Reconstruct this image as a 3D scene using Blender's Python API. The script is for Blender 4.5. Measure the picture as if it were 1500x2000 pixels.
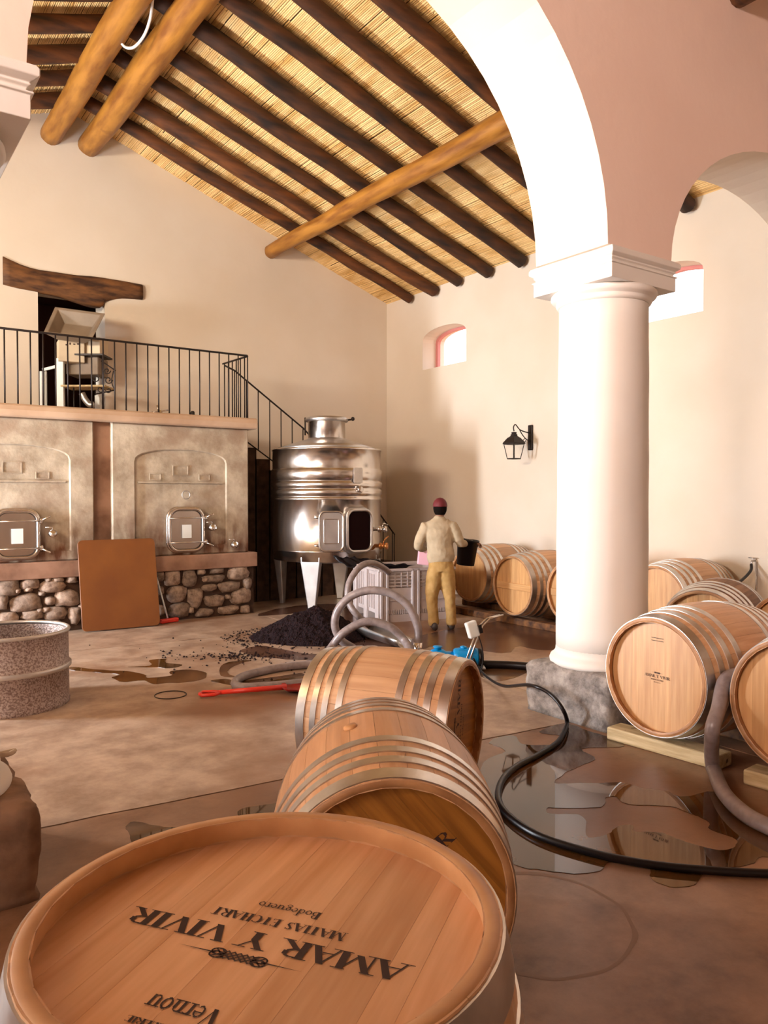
import bpy, bmesh, math, random
from mathutils import Vector, Matrix, noise
from mathutils.geometry import tessellate_polygon
PI = math.pi
random.seed(7)
S = bpy.context.scene
for o in list(bpy.data.objects): bpy.data.objects.remove(o)

# ------------------------------------------------------------------ camera
FPX = 1510.0; YAW = math.radians(35.3); CAMH = 1.70; PIT = math.atan(35/1510.)
cd = bpy.data.cameras.new('camera'); cam = bpy.data.objects.new('camera', cd)
S.collection.objects.link(cam)
cam.location = (0, 0, CAMH); cam.rotation_euler = (PI/2-PIT, 0, -YAW)
cd.sensor_fit = 'VERTICAL'; cd.sensor_height = 24.0; cd.lens = FPX/2000*24.0
cd.clip_start = 0.05; cd.clip_end = 300
S.camera = cam
# ------------------------------------------------------------------ world
W = bpy.data.worlds.new('world'); S.world = W; W.use_nodes = True
wn = W.node_tree.nodes; wl = W.node_tree.links; wn.clear()
wo = wn.new('ShaderNodeOutputWorld'); bg = wn.new('ShaderNodeBackground')
tc = wn.new('ShaderNodeTexCoord'); sp = wn.new('ShaderNodeSeparateXYZ'); cr = wn.new('ShaderNodeValToRGB')
wl.new(tc.outputs['Generated'], sp.inputs[0]); wl.new(sp.outputs['Z'], cr.inputs[0])
cr.color_ramp.elements[0].position = 0.0; cr.color_ramp.elements[0].color = (.55, .33, .22, 1)
cr.color_ramp.elements[1].position = 0.02; cr.color_ramp.elements[1].color = (.93, .93, 1.0, 1)
wl.new(cr.outputs[0], bg.inputs[0]); bg.inputs[1].default_value = 3.0
wl.new(bg.outputs[0], wo.inputs[0])
# ------------------------------------------------------------------ big lights: doorway daylight and added fill lamps
def area(name, loc, target, sx, sy, power, col):
    d = bpy.data.lights.new(name, 'AREA'); d.shape = 'RECTANGLE'; d.size = sx; d.size_y = sy
    d.energy = power; d.color = col
    o = bpy.data.objects.new(name, d); S.collection.objects.link(o); o.location = loc
    o.rotation_euler = (Vector(target)-Vector(loc)).to_track_quat('-Z', 'Y').to_euler()
    return o
area('daylight_left_doorway', (-3.2, 9.1, 1.5), (4.0, 8.9, 1.45), .8, 2.6, 720, (.86, .92, 1.0))
area('fill_left_high', (-4.3, 5.0, 4.25), (1.5, 11.0, 4.7), 3.2, 1.3, 800, (1.0, .88, .70))  # unseen opening; lamp added and turned to brighten the gable wall
area('fill_near_left', (-5.0, 1.5, 1.9), (3.0, 2.6, 2.4), 2.2, 3.0, 45, (1.0, .80, .70))  # added fill lamp at an unseen near doorway
nh=area('fill_near_high', (-4.9, 1.2, 4.15), (5.5, 3.5, 5.3), 2.4, .85, 185, (1.0, .76, .66)); nh.data.spread=math.radians(75)  # added pinkish lamp, aimed up to brighten the arcade face
S.view_settings.view_transform = 'Standard'; S.view_settings.look = 'None'
S.view_settings.gamma = 1.0; S.view_settings.use_curve_mapping = False
S.view_settings.exposure = 0.5

# ------------------------------------------------------------------ pixel -> point helpers (real places in the room)
Fv = Vector((math.sin(YAW)*math.cos(PIT), math.cos(YAW)*math.cos(PIT), -math.sin(PIT)))
Rv = Vector((math.cos(YAW), -math.sin(YAW), 0)); Uv = Rv.cross(Fv); Cv = Vector((0, 0, CAMH))
def ray(x, y): return Fv+Rv*((x-750)/FPX)+Uv*((1000-y)/FPX)
def on(x, y, ax, v):
    r = ray(x, y); return Cv+r*((v-Cv[ax])/r[ax])
def G(x, y, z=0.0): return on(x, y, 2, z)
def PD(x, y, d): return Cv+ray(x, y)*d

# ------------------------------------------------------------------ mesh helpers
class MB:
    def __init__(s): s.v = []; s.f = []; s.sm = []
    def add(s, vs, fs, smooth=False):
        n = len(s.v); s.v += [tuple(v) for v in vs]
        s.f += [tuple(i+n for i in f) for f in fs]; s.sm += [smooth]*len(fs); return s
    def box(s, a, b, M=None):
        x0, y0, z0 = a; x1, y1, z1 = b
        vs = [Vector(p) for p in ((x0,y0,z0),(x1,y0,z0),(x1,y1,z0),(x0,y1,z0),(x0,y0,z1),(x1,y0,z1),(x1,y1,z1),(x0,y1,z1))]
        if M: vs = [M@v for v in vs]
        return s.add(vs, [(0,3,2,1),(4,5,6,7),(0,1,5,4),(1,2,6,5),(2,3,7,6),(3,0,4,7)])
    def lathe(s, prof, n=32, M=None, smooth=True, cap=True):
        vs = []; fs = []
        for r, z in prof:
            for k in range(n):
                a = 2*PI*k/n; vs.append(Vector((r*math.cos(a), r*math.sin(a), z)))
        m = len(prof)
        for i in range(m-1):
            for k in range(n):
                k2 = (k+1) % n; fs.append((i*n+k, i*n+k2, (i+1)*n+k2, (i+1)*n+k))
        if cap:
            fs.append(tuple(reversed(range(n)))); fs.append(tuple((m-1)*n+k for k in range(n)))
        if M: vs = [M@v for v in vs]
        return s.add(vs, fs, smooth)
    def tube(s, pts, r, n=8, closed=False):
        pts = [Vector(p) for p in pts]; m = len(pts)
        rr = r if isinstance(r, (list, tuple)) else [r]*m
        vs = []; fs = []; up = None
        for i, p in enumerate(pts):
            if closed: t = pts[(i+1) % m]-pts[i-1]
            else: t = pts[min(i+1, m-1)]-pts[max(i-1, 0)]
            t.normalize()
            if up is None:
                up = Vector((0,0,1)) if abs(t.z) < .9 else Vector((1,0,0))
            a = (up-t*up.dot(t)).normalized(); up = a; b = t.cross(a)
            for k in range(n):
                an = 2*PI*k/n; vs.append(p+(a*math.cos(an)+b*math.sin(an))*rr[i])
        for i in range(m if closed else m-1):
            j = (i+1) % m
            for k in range(n):
                k2 = (k+1) % n; fs.append((i*n+k, i*n+k2, j*n+k2, j*n+k))
        if not closed:
            fs.append(tuple(reversed(range(n)))); fs.append(tuple((m-1)*n+k for k in range(n)))
        return s.add(vs, fs, n > 5)
    def prism(s, loops, fn, a, b):
        """loops: outer + holes of 2D points; fn(u, v, w)->3D; w from a to b"""
        flat = [p for l in loops for p in l]
        tri = tessellate_polygon([[Vector((p[0], p[1], 0)) for p in l] for l in loops])
        n = len(flat)
        vs = [fn(p[0], p[1], a) for p in flat]+[fn(p[0], p[1], b) for p in flat]
        fs = [tuple(t) for t in tri]+[tuple(i+n for i in reversed(t)) for t in tri]
        k = 0
        for l in loops:
            m = len(l)
            for i in range(m):
                j = (i+1) % m; fs.append((k+i, k+j, k+j+n, k+i+n))
            k += m
        return s.add(vs, fs)
    def build(s, name, mat, parent=None, bevel=0, seg=1, recalc=True, loc=None):
        me = bpy.data.meshes.new(name); me.from_pydata(s.v, [], s.f)
        me.polygons.foreach_set('use_smooth', s.sm); me.update()
        if recalc:
            bm = bmesh.new(); bm.from_mesh(me); bmesh.ops.recalc_face_normals(bm, faces=bm.faces); bm.to_mesh(me); bm.free()
        if mat: me.materials.append(mat)
        o = bpy.data.objects.new(name, me); S.collection.objects.link(o)
        if parent: o.parent = parent
        if loc: o.location = loc
        if bevel:
            md = o.modifiers.new('bevel', 'BEVEL'); md.width = bevel; md.segments = seg; md.limit_method = 'ANGLE'; md.angle_limit = .6
        return o
def tag(o, label=None, cat=None, group=None, kind=None):
    if label: o['label'] = label
    if cat: o['category'] = cat
    if group: o['group'] = group
    if kind: o['kind'] = kind
    return o
def empty(name, loc=(0,0,0), rz=0):
    o = bpy.data.objects.new(name, None); S.collection.objects.link(o); o.location = loc; o.rotation_euler = (0,0,rz)
    o.empty_display_size = .1; return o
def smooth_path(pts, sub=6, closed=False):
    pts = [Vector(p) for p in pts]; out = []; n = len(pts)
    rng = range(n if closed else n-1)
    for i in rng:
        if closed: p0,p1,p2,p3 = pts[i-1],pts[i],pts[(i+1)%n],pts[(i+2)%n]
        else: p0,p1,p2,p3 = pts[max(i-1,0)],pts[i],pts[i+1],pts[min(i+2,n-1)]
        for k in range(sub):
            t = k/sub
            out.append(.5*((2*p1)+(p2-p0)*t+(2*p0-5*p1+4*p2-p3)*t*t+(3*p1-p0-3*p2+p3)*t**3))
    if not closed: out.append(pts[-1])
    return out
def rrect(w, h, r, n=6):
    out = []
    for cx, cy, a0 in ((w/2-r,h/2-r,0),(-w/2+r,h/2-r,90),(-w/2+r,-h/2+r,180),(w/2-r,-h/2+r,270)):
        for k in range(n+1):
            a = math.radians(a0+90*k/n); out.append((cx+r*math.cos(a), cy+r*math.sin(a)))
    return out

# ------------------------------------------------------------------ materials
def mat(name, col, rough=.6, metal=0, col2=None, nscale=5, stretch=(1,1,1), detail=6, bump=0, bscale=None, obvar=0, spec=None,
        spots=None, aniso=False, contrast=(.35,.65), coat=0, nrough=.5):
    m = bpy.data.materials.new(name); m.use_nodes = True; t = m.node_tree; N = t.nodes; L = t.links
    p = N['Principled BSDF']; p.inputs['Roughness'].default_value = rough; p.inputs['Metallic'].default_value = metal
    if spec is not None: p.inputs['Specular IOR Level'].default_value = spec
    if coat: p.inputs['Coat Weight'].default_value = coat; p.inputs['Coat Roughness'].default_value = .15
    tc = N.new('ShaderNodeTexCoord'); mp = N.new('ShaderNodeMapping'); L.new(tc.outputs['Object'], mp.inputs[0])
    mp.inputs['Scale'].default_value = stretch
    nz = N.new('ShaderNodeTexNoise'); nz.inputs['Scale'].default_value = nscale; nz.inputs['Detail'].default_value = detail; nz.inputs['Roughness'].default_value = nrough
    L.new(mp.outputs[0], nz.inputs['Vector'])
    oi = N.new('ShaderNodeObjectInfo')
    if obvar:
        ad = N.new('ShaderNodeVectorMath'); ad.operation = 'MULTIPLY_ADD'
        cb = N.new('ShaderNodeCombineXYZ')
        for i in range(3): L.new(oi.outputs['Random'], cb.inputs[i])
        ad.inputs[1].default_value = (13, 7, 19); L.new(cb.outputs[0], ad.inputs[0]); L.new(tc.outputs['Object'], ad.inputs[2]); L.new(ad.outputs[0], mp.inputs[0])
    rp = N.new('ShaderNodeValToRGB'); L.new(nz.outputs['Fac'], rp.inputs[0])
    rp.color_ramp.elements[0].position = contrast[0]; rp.color_ramp.elements[1].position = contrast[1]
    rp.color_ramp.elements[0].color = (*col, 1); rp.color_ramp.elements[1].color = (*(col2 or col), 1)
    out = rp.outputs[0]
    if spots:
        n2 = N.new('ShaderNodeTexNoise'); n2.inputs['Scale'].default_value = spots[0]; n2.inputs['Detail'].default_value = 8
        L.new(tc.outputs['Object'], n2.inputs['Vector'])
        r2 = N.new('ShaderNodeValToRGB'); r2.color_ramp.elements[0].position = spots[1]; r2.color_ramp.elements[1].position = spots[2]
        L.new(n2.outputs['Fac'], r2.inputs[0]); mx = N.new('ShaderNodeMix'); mx.data_type = 'RGBA'
        L.new(r2.outputs[0], mx.inputs['Factor']); L.new(out, mx.inputs[6]); mx.inputs[7].default_value = (*spots[3], 1); out = mx.outputs[2]
    if obvar:
        hs = N.new('ShaderNodeHueSaturation'); mr = N.new('ShaderNodeMapRange')
        mr.inputs['To Min'].default_value = 1-obvar; mr.inputs['To Max'].default_value = 1+obvar
        L.new(oi.outputs['Random'], mr.inputs[0]); L.new(mr.outputs[0], hs.inputs['Value']); L.new(out, hs.inputs['Color']); out = hs.outputs[0]
    L.new(out, p.inputs['Base Color'])
    if bump:
        b = N.new('ShaderNodeBump'); b.inputs['Strength'].default_value = bump; b.inputs['Distance'].default_value = .02
        if bscale:
            n3 = N.new('ShaderNodeTexNoise'); n3.inputs['Scale'].default_value = bscale; n3.inputs['Detail'].default_value = 6
            L.new(mp.outputs[0], n3.inputs['Vector']); L.new(n3.outputs['Fac'], b.inputs['Height'])
        else: L.new(nz.outputs['Fac'], b.inputs['Height'])
        L.new(b.outputs[0], p.inputs['Normal'])
    return m
M_plaster = mat('plaster', (.69,.585,.47), .85, col2=(.73,.635,.53), nscale=.8, bump=.12, bscale=9)
M_pinklit = mat('pinklit_plaster', (.82,.62,.53), .85, col2=(.86,.67,.58), nscale=.8, bump=.12, bscale=9)  # same plaster with the pink light of the near bay put into its colour
M_column = mat('painted_plaster', (.74,.69,.63), .75, col2=(.77,.73,.68), nscale=1.5, bump=.15, bscale=4)
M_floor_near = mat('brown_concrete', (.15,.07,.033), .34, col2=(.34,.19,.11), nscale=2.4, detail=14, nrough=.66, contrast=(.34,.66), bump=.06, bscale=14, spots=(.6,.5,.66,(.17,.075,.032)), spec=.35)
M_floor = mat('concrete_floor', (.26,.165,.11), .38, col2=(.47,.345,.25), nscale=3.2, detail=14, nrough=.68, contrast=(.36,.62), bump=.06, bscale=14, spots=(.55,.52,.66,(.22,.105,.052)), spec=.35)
M_reed = mat('reed', (.66,.36,.10), .6, col2=(.92,.62,.27), nscale=7, stretch=(1,.25,1), contrast=(.3,.6))
M_rafter = mat('rafter_wood', (.014,.004,.001), .7, col2=(.11,.032,.005), nscale=3, stretch=(.5,3,3), contrast=(.32,.68), bump=.35, obvar=.35)
M_purlin = mat('golden_log', (.20,.065,.007), .5, col2=(.42,.18,.025), nscale=3.5, stretch=(3,.5,3), bump=.4, contrast=(.3,.62), spots=(2.6,.64,.75,(.16,.045,.008)))
M_lintel = mat('old_beam', (.04,.013,.004), .75, col2=(.19,.075,.02), nscale=4, stretch=(.8,3,3), bump=.6, obvar=.1)
M_oak = mat('oak', (.52,.275,.13), .42, col2=(.68,.405,.215), nscale=5, stretch=(.35,6,6), bump=.05, obvar=.16, contrast=(.3,.7))
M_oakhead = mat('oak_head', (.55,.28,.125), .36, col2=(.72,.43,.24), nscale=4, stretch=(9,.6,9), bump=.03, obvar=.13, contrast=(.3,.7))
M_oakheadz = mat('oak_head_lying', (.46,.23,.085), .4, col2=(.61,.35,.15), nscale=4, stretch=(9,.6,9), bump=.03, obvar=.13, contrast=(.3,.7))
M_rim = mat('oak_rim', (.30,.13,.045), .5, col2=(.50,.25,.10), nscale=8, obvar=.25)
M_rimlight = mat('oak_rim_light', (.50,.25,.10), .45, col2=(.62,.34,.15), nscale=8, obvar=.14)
M_hoop = mat('galvanised_hoop', (.50,.46,.42), .32, 1, col2=(.66,.62,.57), nscale=9, bump=.03)
M_print = mat('burnt_print', (.035,.012,.006), .7)
M_printlight = mat('burnt_print_light', (.20,.08,.03), .7)
M_steel = mat('stainless', (.56,.50,.46), .22, 1, col2=(.70,.65,.60), nscale=3, stretch=(1,1,.2), bump=.015)
M_steelrough = mat('stainless_matt', (.50,.47,.46), .38, 1, col2=(.62,.60,.58), nscale=4)
M_vat = mat('vat_concrete', (.30,.23,.16), .75, col2=(.56,.47,.36), nscale=2.2, detail=14, nrough=.68, contrast=(.34,.62), bump=.25, bscale=12, spots=(2.6,.50,.75,(.30,.20,.135)))
def add_height_stain(m, zlo, zhi, col, sc=3):
    t=m.node_tree; N=t.nodes; L=t.links; p=N['Principled BSDF']; src=p.inputs['Base Color'].links[0].from_socket
    tc=N.new('ShaderNodeTexCoord'); sx=N.new('ShaderNodeSeparateXYZ'); L.new(tc.outputs['Object'],sx.inputs[0])
    mp=N.new('ShaderNodeMapping'); mp.inputs['Scale'].default_value=(2.2,2.2,.7); L.new(tc.outputs['Object'],mp.inputs[0])
    nz=N.new('ShaderNodeTexNoise'); nz.inputs['Scale'].default_value=sc; nz.inputs['Detail'].default_value=8; L.new(mp.outputs[0],nz.inputs[0])
    mr=N.new('ShaderNodeMapRange'); mr.inputs['From Min'].default_value=zhi; mr.inputs['From Max'].default_value=zlo; L.new(sx.outputs['Z'],mr.inputs[0])
    ml=N.new('ShaderNodeMath'); ml.operation='MULTIPLY'; L.new(mr.outputs[0],ml.inputs[0])
    r2=N.new('ShaderNodeMapRange'); r2.inputs['From Min'].default_value=.36; r2.inputs['From Max'].default_value=.6; L.new(nz.outputs['Fac'],r2.inputs[0]); L.new(r2.outputs[0],ml.inputs[1])
    mx=N.new('ShaderNodeMix'); mx.data_type='RGBA'; L.new(ml.outputs[0],mx.inputs['Factor']); L.new(src,mx.inputs[6]); mx.inputs[7].default_value=(*col,1); L.new(mx.outputs[2],p.inputs['Base Color'])
add_height_stain(M_vat,.15,.80,(.13,.05,.022))
M_vatlow = mat('stained_ledge', (.17,.08,.045), .7, col2=(.36,.20,.13), nscale=3, bump=.2)
M_slab = mat('slab_edge', (.42,.27,.17), .7, col2=(.56,.39,.27), nscale=2, bump=.1)
M_stone = mat('river_stone', (.10,.055,.034), .8, col2=(.36,.25,.18), nscale=14, detail=10, nrough=.65, bump=.5, obvar=.3, contrast=(.3,.62))
M_mortar = mat('mortar', (.04,.018,.009), .9, col2=(.08,.038,.02), nscale=8, bump=.5)
M_plinth = mat('plinth_stone', (.10,.08,.07), .85, col2=(.40,.35,.31), nscale=9, nrough=.68, detail=9, bump=.8, contrast=(.34,.66), spots=(3.2,.56,.66,(.09,.075,.065)))
M_plinth2 = mat('plinth_stone_brown', (.13,.065,.035), .8, col2=(.33,.19,.11), nscale=5, detail=9, bump=.8)
M_iron = mat('black_iron', (.018,.010,.008), .5, .3)
M_blk = mat('black_rubber', (.008,.005,.005), .35, spec=.3)
M_blkplastic = mat('black_plastic', (.006,.004,.005), .35, spec=.25)
M_hose = mat('grey_hose', (.20,.155,.15), .35, col2=(.28,.225,.215), nscale=20)
M_board = mat('orange_board', (.155,.043,.005), .5, col2=(.20,.062,.008), nscale=2)
M_red = mat('red_plastic', (.72,.035,.018), .35)
M_redmetal = mat('dark_red_plastic', (.28,.012,.01), .4)
M_pink = mat('pink_plastic', (.75,.42,.50), .4)
M_blue = mat('blue_paint', (.0,.26,.62), .3)
M_white = mat('white_plastic', (.75,.76,.74), .4)
M_bin = mat('grey_bin_plastic', (.44,.37,.36), .45, col2=(.50,.43,.42), nscale=3)
M_pomace = mat('pomace', (.005,.002,.003), .85, col2=(.022,.009,.010), nscale=60, bump=1.0, spec=.15)
M_wet = mat('wet_concrete', (.035,.014,.004), .03, col2=(.12,.052,.014), nscale=1.6, detail=6, spec=.5)
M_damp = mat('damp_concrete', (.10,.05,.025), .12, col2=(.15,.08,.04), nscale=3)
M_skin = mat('skin', (.28,.13,.07), .55)
M_hair = mat('black_hair', (.006,.003,.002), .9, spec=.1)
M_cap = mat('maroon_cap', (.13,.008,.012), .7)
M_shirt = mat('khaki_shirt', (.40,.31,.20), .85, col2=(.46,.36,.24), nscale=12, bump=.5, bscale=6)
M_trouser = mat('ochre_trousers', (.38,.22,.065), .85, col2=(.46,.28,.10), nscale=12, bump=.6, bscale=6)
M_boot = mat('dark_boot', (.05,.035,.03), .6)
M_card = mat('cardboard', (.60,.48,.33), .8, col2=(.66,.54,.39), nscale=4)
M_holeshade = mat('dark_interior', (.012,.004,.004), .95, spec=.05)
M_headshade = mat('shaded_head', (.24,.085,.008), .45, col2=(.40,.155,.02), nscale=4, stretch=(9,.6,9), obvar=.12)  # oak head with the shade on its camera side put into the colour
M_machine = mat('dull_machine_paint', (.20,.145,.10), .6, col2=(.28,.21,.15), nscale=3)
M_dark = mat('dark_room', (.07,.018,.010), .9)  # dark of the unlit room put into its wall colour
M_glass = None
M_winframe = mat('window_frame_paint', (.55,.20,.18), .6)
M_wood = mat('pale_timber', (.42,.30,.14), .7, col2=(.62,.48,.27), nscale=5, stretch=(6,.6,6), bump=.3, spots=(12,.66,.7,(.12,.07,.03)))
M_drum = mat('perforated_zinc', (.22,.15,.13), .5, .6, col2=(.46,.37,.33), nscale=75, detail=3, contrast=(.40,.58), bump=.3)
M_zinc = mat('zinc', (.50,.46,.43), .4, .8, col2=(.62,.58,.54), nscale=6)
M_rope = mat('rope', (.55,.42,.30), .8)
M_cable = mat('white_cable', (.80,.76,.70), .5)
M_brass = mat('copper_fitting', (.55,.22,.07), .3, .8)
def glass_mat():
    m = bpy.data.materials.new('window_glass'); m.use_nodes = True; t = m.node_tree; N = t.nodes; L = t.links
    N.clear(); o = N.new('ShaderNodeOutputMaterial'); mx = N.new('ShaderNodeMixShader'); tr = N.new('ShaderNodeBsdfTransparent'); gl = N.new('ShaderNodeBsdfGlossy')
    gl.inputs['Roughness'].default_value = .02; mx.inputs[0].default_value = .07
    L.new(tr.outputs[0], mx.inputs[1]); L.new(gl.outputs[0], mx.inputs[2]); L.new(mx.outputs[0], o.inputs[0]); return m
M_glass = glass_mat()

# ================================================================== SETTING
RX, GY = 8.56, 12.0            # right wall plane, gable wall plane
RIDGE_X, RIDGE_Z, SL = 2.84, 7.30, .348
LX = -2.9; NEAR = -3.0
def roof_z(x): return RIDGE_Z-SL*abs(x-RIDGE_X)
# floor: cast slabs with open joints
fl = empty('floor'); tag(fl, kind='structure')
base = MB().box((-9,-6,-.14),(10,13,-.012)).build('slab_bed', M_mortar, fl)
jx = [-9,-4.4,.35,4.85,10]
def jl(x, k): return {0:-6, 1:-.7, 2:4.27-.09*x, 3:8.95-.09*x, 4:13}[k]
g = .008
for i in range(4):
    for k in range(4):
        a, b = jx[i]+g, jx[i+1]-g
        xs = [a+(b-a)*q/24 for q in range(25)]
        wob = lambda x, s: .012*noise.noise(Vector((x*5, s*3.1, 0)))
        lo = [(x, jl(x,k)+g+wob(x,k)) for x in xs]; hi = [(x, jl(x,k+1)-g+wob(x,k+1)) for x in reversed(xs)]
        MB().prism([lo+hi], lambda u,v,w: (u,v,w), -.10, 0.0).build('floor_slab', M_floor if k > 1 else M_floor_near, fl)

def arch_pts(cx, a, b, spring, n=28, rev=False):
    pts = [(cx+a*math.cos(PI*k/n), spring+b*math.sin(PI*k/n)) for k in range(n+1)]  # from right to left
    return pts if not rev else pts[::-1]
# gable wall with doorway
door = [(2.40,2.6),(3.34,2.6),(3.34,4.66),(2.40,4.66)]
outer = [(-3.4,-.1),(RX+.5,-.1),(RX+.5,roof_z(RX+.5)),(RIDGE_X,RIDGE_Z),(-3.4,roof_z(-3.4))]
MB().prism([outer, door], lambda u,v,w:(u,w,v), GY, GY+.5).build('wall_gable', M_plaster); tag(bpy.data.objects['wall_gable'], kind='structure')
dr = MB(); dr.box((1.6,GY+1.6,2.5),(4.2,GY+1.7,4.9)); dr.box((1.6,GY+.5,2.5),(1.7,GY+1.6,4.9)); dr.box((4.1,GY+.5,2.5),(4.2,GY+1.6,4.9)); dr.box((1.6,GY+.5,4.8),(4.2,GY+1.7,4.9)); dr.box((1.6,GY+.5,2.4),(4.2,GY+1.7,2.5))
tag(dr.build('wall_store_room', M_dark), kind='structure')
# right wall with arched windows
wins = [(9.73, 10.90), (5.43, 6.60)]
def winloop(y0, y1, z0=3.91, zs=4.40, zt=4.60, n=14):
    pts = [(y0,z0),(y1,z0),(y1,zs)]
    c = (y0+y1)/2; h = (y1-y0)/2
    for k in range(1,n):
        t = PI*k/n; pts.append((c+h*math.cos(t), zs+(zt-zs)*math.sin(t)**.8))
    pts.append((y0,zs)); return pts
outer = [(NEAR,-.1),(GY+.5,-.1),(GY+.5,roof_z(RX)+.02),(NEAR,roof_z(RX)+.02)]
tag(MB().prism([outer]+[winloop(*w) for w in wins], lambda u,v,w:(w,u,v), RX, RX+.5).build('wall_right', M_plaster), kind='structure')
for i, (y0, y1) in enumerate(wins):
    e = empty('window_%d' % (i+1), (RX+.33, (y0+y1)/2, 3.91)); tag(e, kind='structure')
    lp = winloop(y0, y1); c = (y0+y1)/2
    f = lambda u,v,w: (w, u-c, v-3.91)
    inn = [((u-c)*.90+c, (v-4.23)*.86+4.24) for u, v in lp]
    MB().prism([lp, inn], f, -.03, .03).build('window_frame', M_winframe, e)
    MB().prism([inn], f, -.004, .004).build('pane', M_glass, e)
# left wall with a tall doorway and an unseen high opening cut for the added lamp
lo = [(3.9,-.1),(GY+.5,-.1),(GY+.5,roof_z(LX)+.02),(3.9,roof_z(LX)+.02)]
h1 = [(8.3,0.0),(9.9,0.0),(9.9,3.0),(8.3,3.0)]; h2 = [(4.4,3.6),(8.9,3.6),(8.9,4.9),(4.4,4.9)]
h2 = [(4.4,3.62),(7.8,3.62),(7.8,4.95),(4.4,4.95)]
tag(MB().prism([lo,h1,h2], lambda u,v,w:(w,u,v), LX-.4, LX).build('wall_left', M_plaster), kind='structure')
hn = [(.4,0.0),(2.6,0.0),(2.6,3.45),(.4,3.45)]; hw = [(-.1,3.7),(2.5,3.7),(2.5,4.62),(-.1,4.62)]  # openings made for the added near lamps
tag(MB().prism([[(NEAR-.4,-.1),(3.9,-.1),(3.9,roof_z(-4.6)+.02),(NEAR-.4,roof_z(-4.6)+.02)],hn,hw], lambda u,v,w:(w,u,v), -5.0, -4.6).build('wall_near_left', M_plaster), kind='structure')
tag(MB().prism([[(-5.0,-.1),(RX+.5,-.1),(RX+.5,roof_z(RX+.5)),(RIDGE_X,RIDGE_Z),(-5.0,roof_z(-5.0))]], lambda u,v,w:(u,w,v), NEAR-.4, NEAR).build('wall_near', M_plaster), kind='structure')
# arcade wall
AY0, AY1, SPR = 3.54, 4.22, 3.45
COLX = [.245, 4.85]
arc = [(-6.5,SPR)]
arc += arch_pts(-2.03, 1.92, 1.8, SPR)[::-1][1:] if False else []
poly = [(RX,SPR)]
poly += arch_pts(6.86, 1.70, 1.18, SPR)                # right arch, right to left
poly += arch_pts(2.5475, 1.8775, 1.80, SPR)
poly += arch_pts(-2.03, 1.85, 1.80, SPR)
poly += [(-4.6,SPR),(-4.6,roof_z(-4.6)),(RIDGE_X,RIDGE_Z),(RX,roof_z(RX))]
tag(MB().prism([poly[1:] if False else poly], lambda u,v,w:(u,w,v), AY0, AY1).build('wall_arcade', M_plaster), kind='structure')
aw=bpy.data.objects['wall_arcade'].data; aw.materials.append(M_pinklit)
for p in aw.polygons:
    if abs(p.normal.y)>.9 and p.center.y<AY0+.1: p.material_index=1  # near face takes its pink light from the colour

# roof: reed mat + rafters + purlins
ce = empty('ceiling', (0,0,0)); tag(ce, kind='structure')
rb = MB()
Y0R, Y1R = -3.2, 12.3
for side in (1,-1):
    # ridge to eave closely packed reeds, slightly uneven, as half-round strips in several overlapping lengths
    L_ = (RX+.5-RIDGE_X) if side > 0 else (RIDGE_X+4.7)
    Ls = L_/math.cos(math.atan(SL)); n = int(Ls/.021)
    ca, sa = math.cos(math.atan(SL)), math.sin(math.atan(SL))
    for i in range(n):
        s = (i+.5)*.021+random.uniform(-.003,.003); y = Y0R
        while y < Y1R:
            ln = random.uniform(1.6,3.2); y2 = min(y+ln, Y1R)
            r = .0115*random.uniform(.8,1.1); dz = random.uniform(-.004,.004); sl = random.uniform(-.006,.006)
            vs = []
            for yy, ds in ((y,0),(y2,sl)):
                for an in (0,60,120,180):
                    a = math.radians(an)
                    u = s+ds+r*math.cos(a); h = -r*math.sin(a)*1.0+dz
                    x = RIDGE_X+side*(u*ca+h*sa*0); z = RIDGE_Z-u*sa+h
                    vs.append((x,yy,z))
            rb.add(vs, [(0,1,5,4),(1,2,6,5),(2,3,7,6)], True)
            y = y2+.002
rb2 = rb.build('reed_mat', M_reed, ce, recalc=False); tag(rb2, kind='stuff')
rt = MB()
rt.add([(RIDGE_X,Y0R,RIDGE_Z+.012),(RX+.6,Y0R,roof_z(RX+.6)+.012),(RX+.6,Y1R+.3,roof_z(RX+.6)+.012),(RIDGE_X,Y1R+.3,RIDGE_Z+.012),
        (-4.8,Y0R,roof_z(-4.8)+.012),(-4.8,Y1R+.3,roof_z(-4.8)+.012)], [(0,1,2,3),(0,3,5,4)])
o = rt.build('roof_deck', M_rafter, ce); md = o.modifiers.new('s','SOLIDIFY'); md.thickness = .12; md.offset = 1
o.modifiers['s'].offset = 1
def log(p0, p1, r0, r1, n=14, seg=22, wob=.012, lump=.08, seed=0, sag=0):
    p0, p1 = Vector(p0), Vector(p1); t = (p1-p0).normalized(); a = Vector((0,0,1)); a = (a-t*a.dot(t)).normalized(); b = t.cross(a)
    vs = []; fs = []
    for i in range(seg+1):
        q = i/seg; c = p0.lerp(p1,q); r = r0+(r1-r0)*q
        c = c+a*(wob*noise.noise(Vector((q*4,seed,0)))*1.5)+b*(wob*noise.noise(Vector((q*4,seed,9)))*1.5)
        for k in range(n):
            an = 2*PI*k/n
            rr = r*(1+lump*noise.noise(Vector((math.cos(an)*1.2,math.sin(an)*1.2+seed,q*9))))
            vs.append(c+(a*math.cos(an)+b*math.sin(an))*rr)
    for i in range(seg):
        for k in range(n):
            k2=(k+1)%n; fs.append((i*n+k,i*n+k2,(i+1)*n+k2,(i+1)*n+k))
    # slightly rounded ends
    vs.append(p0-t*r0*.12); vs.append(p1+t*r1*.12)
    for k in range(n):
        fs.append((len(vs)-2,(k+1)%n,k)); fs.append((len(vs)-1,seg*n+k,seg*n+(k+1)%n))
    return MB().add(vs, fs, True)
y = 11.22; k = 0
RR = .097
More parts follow.
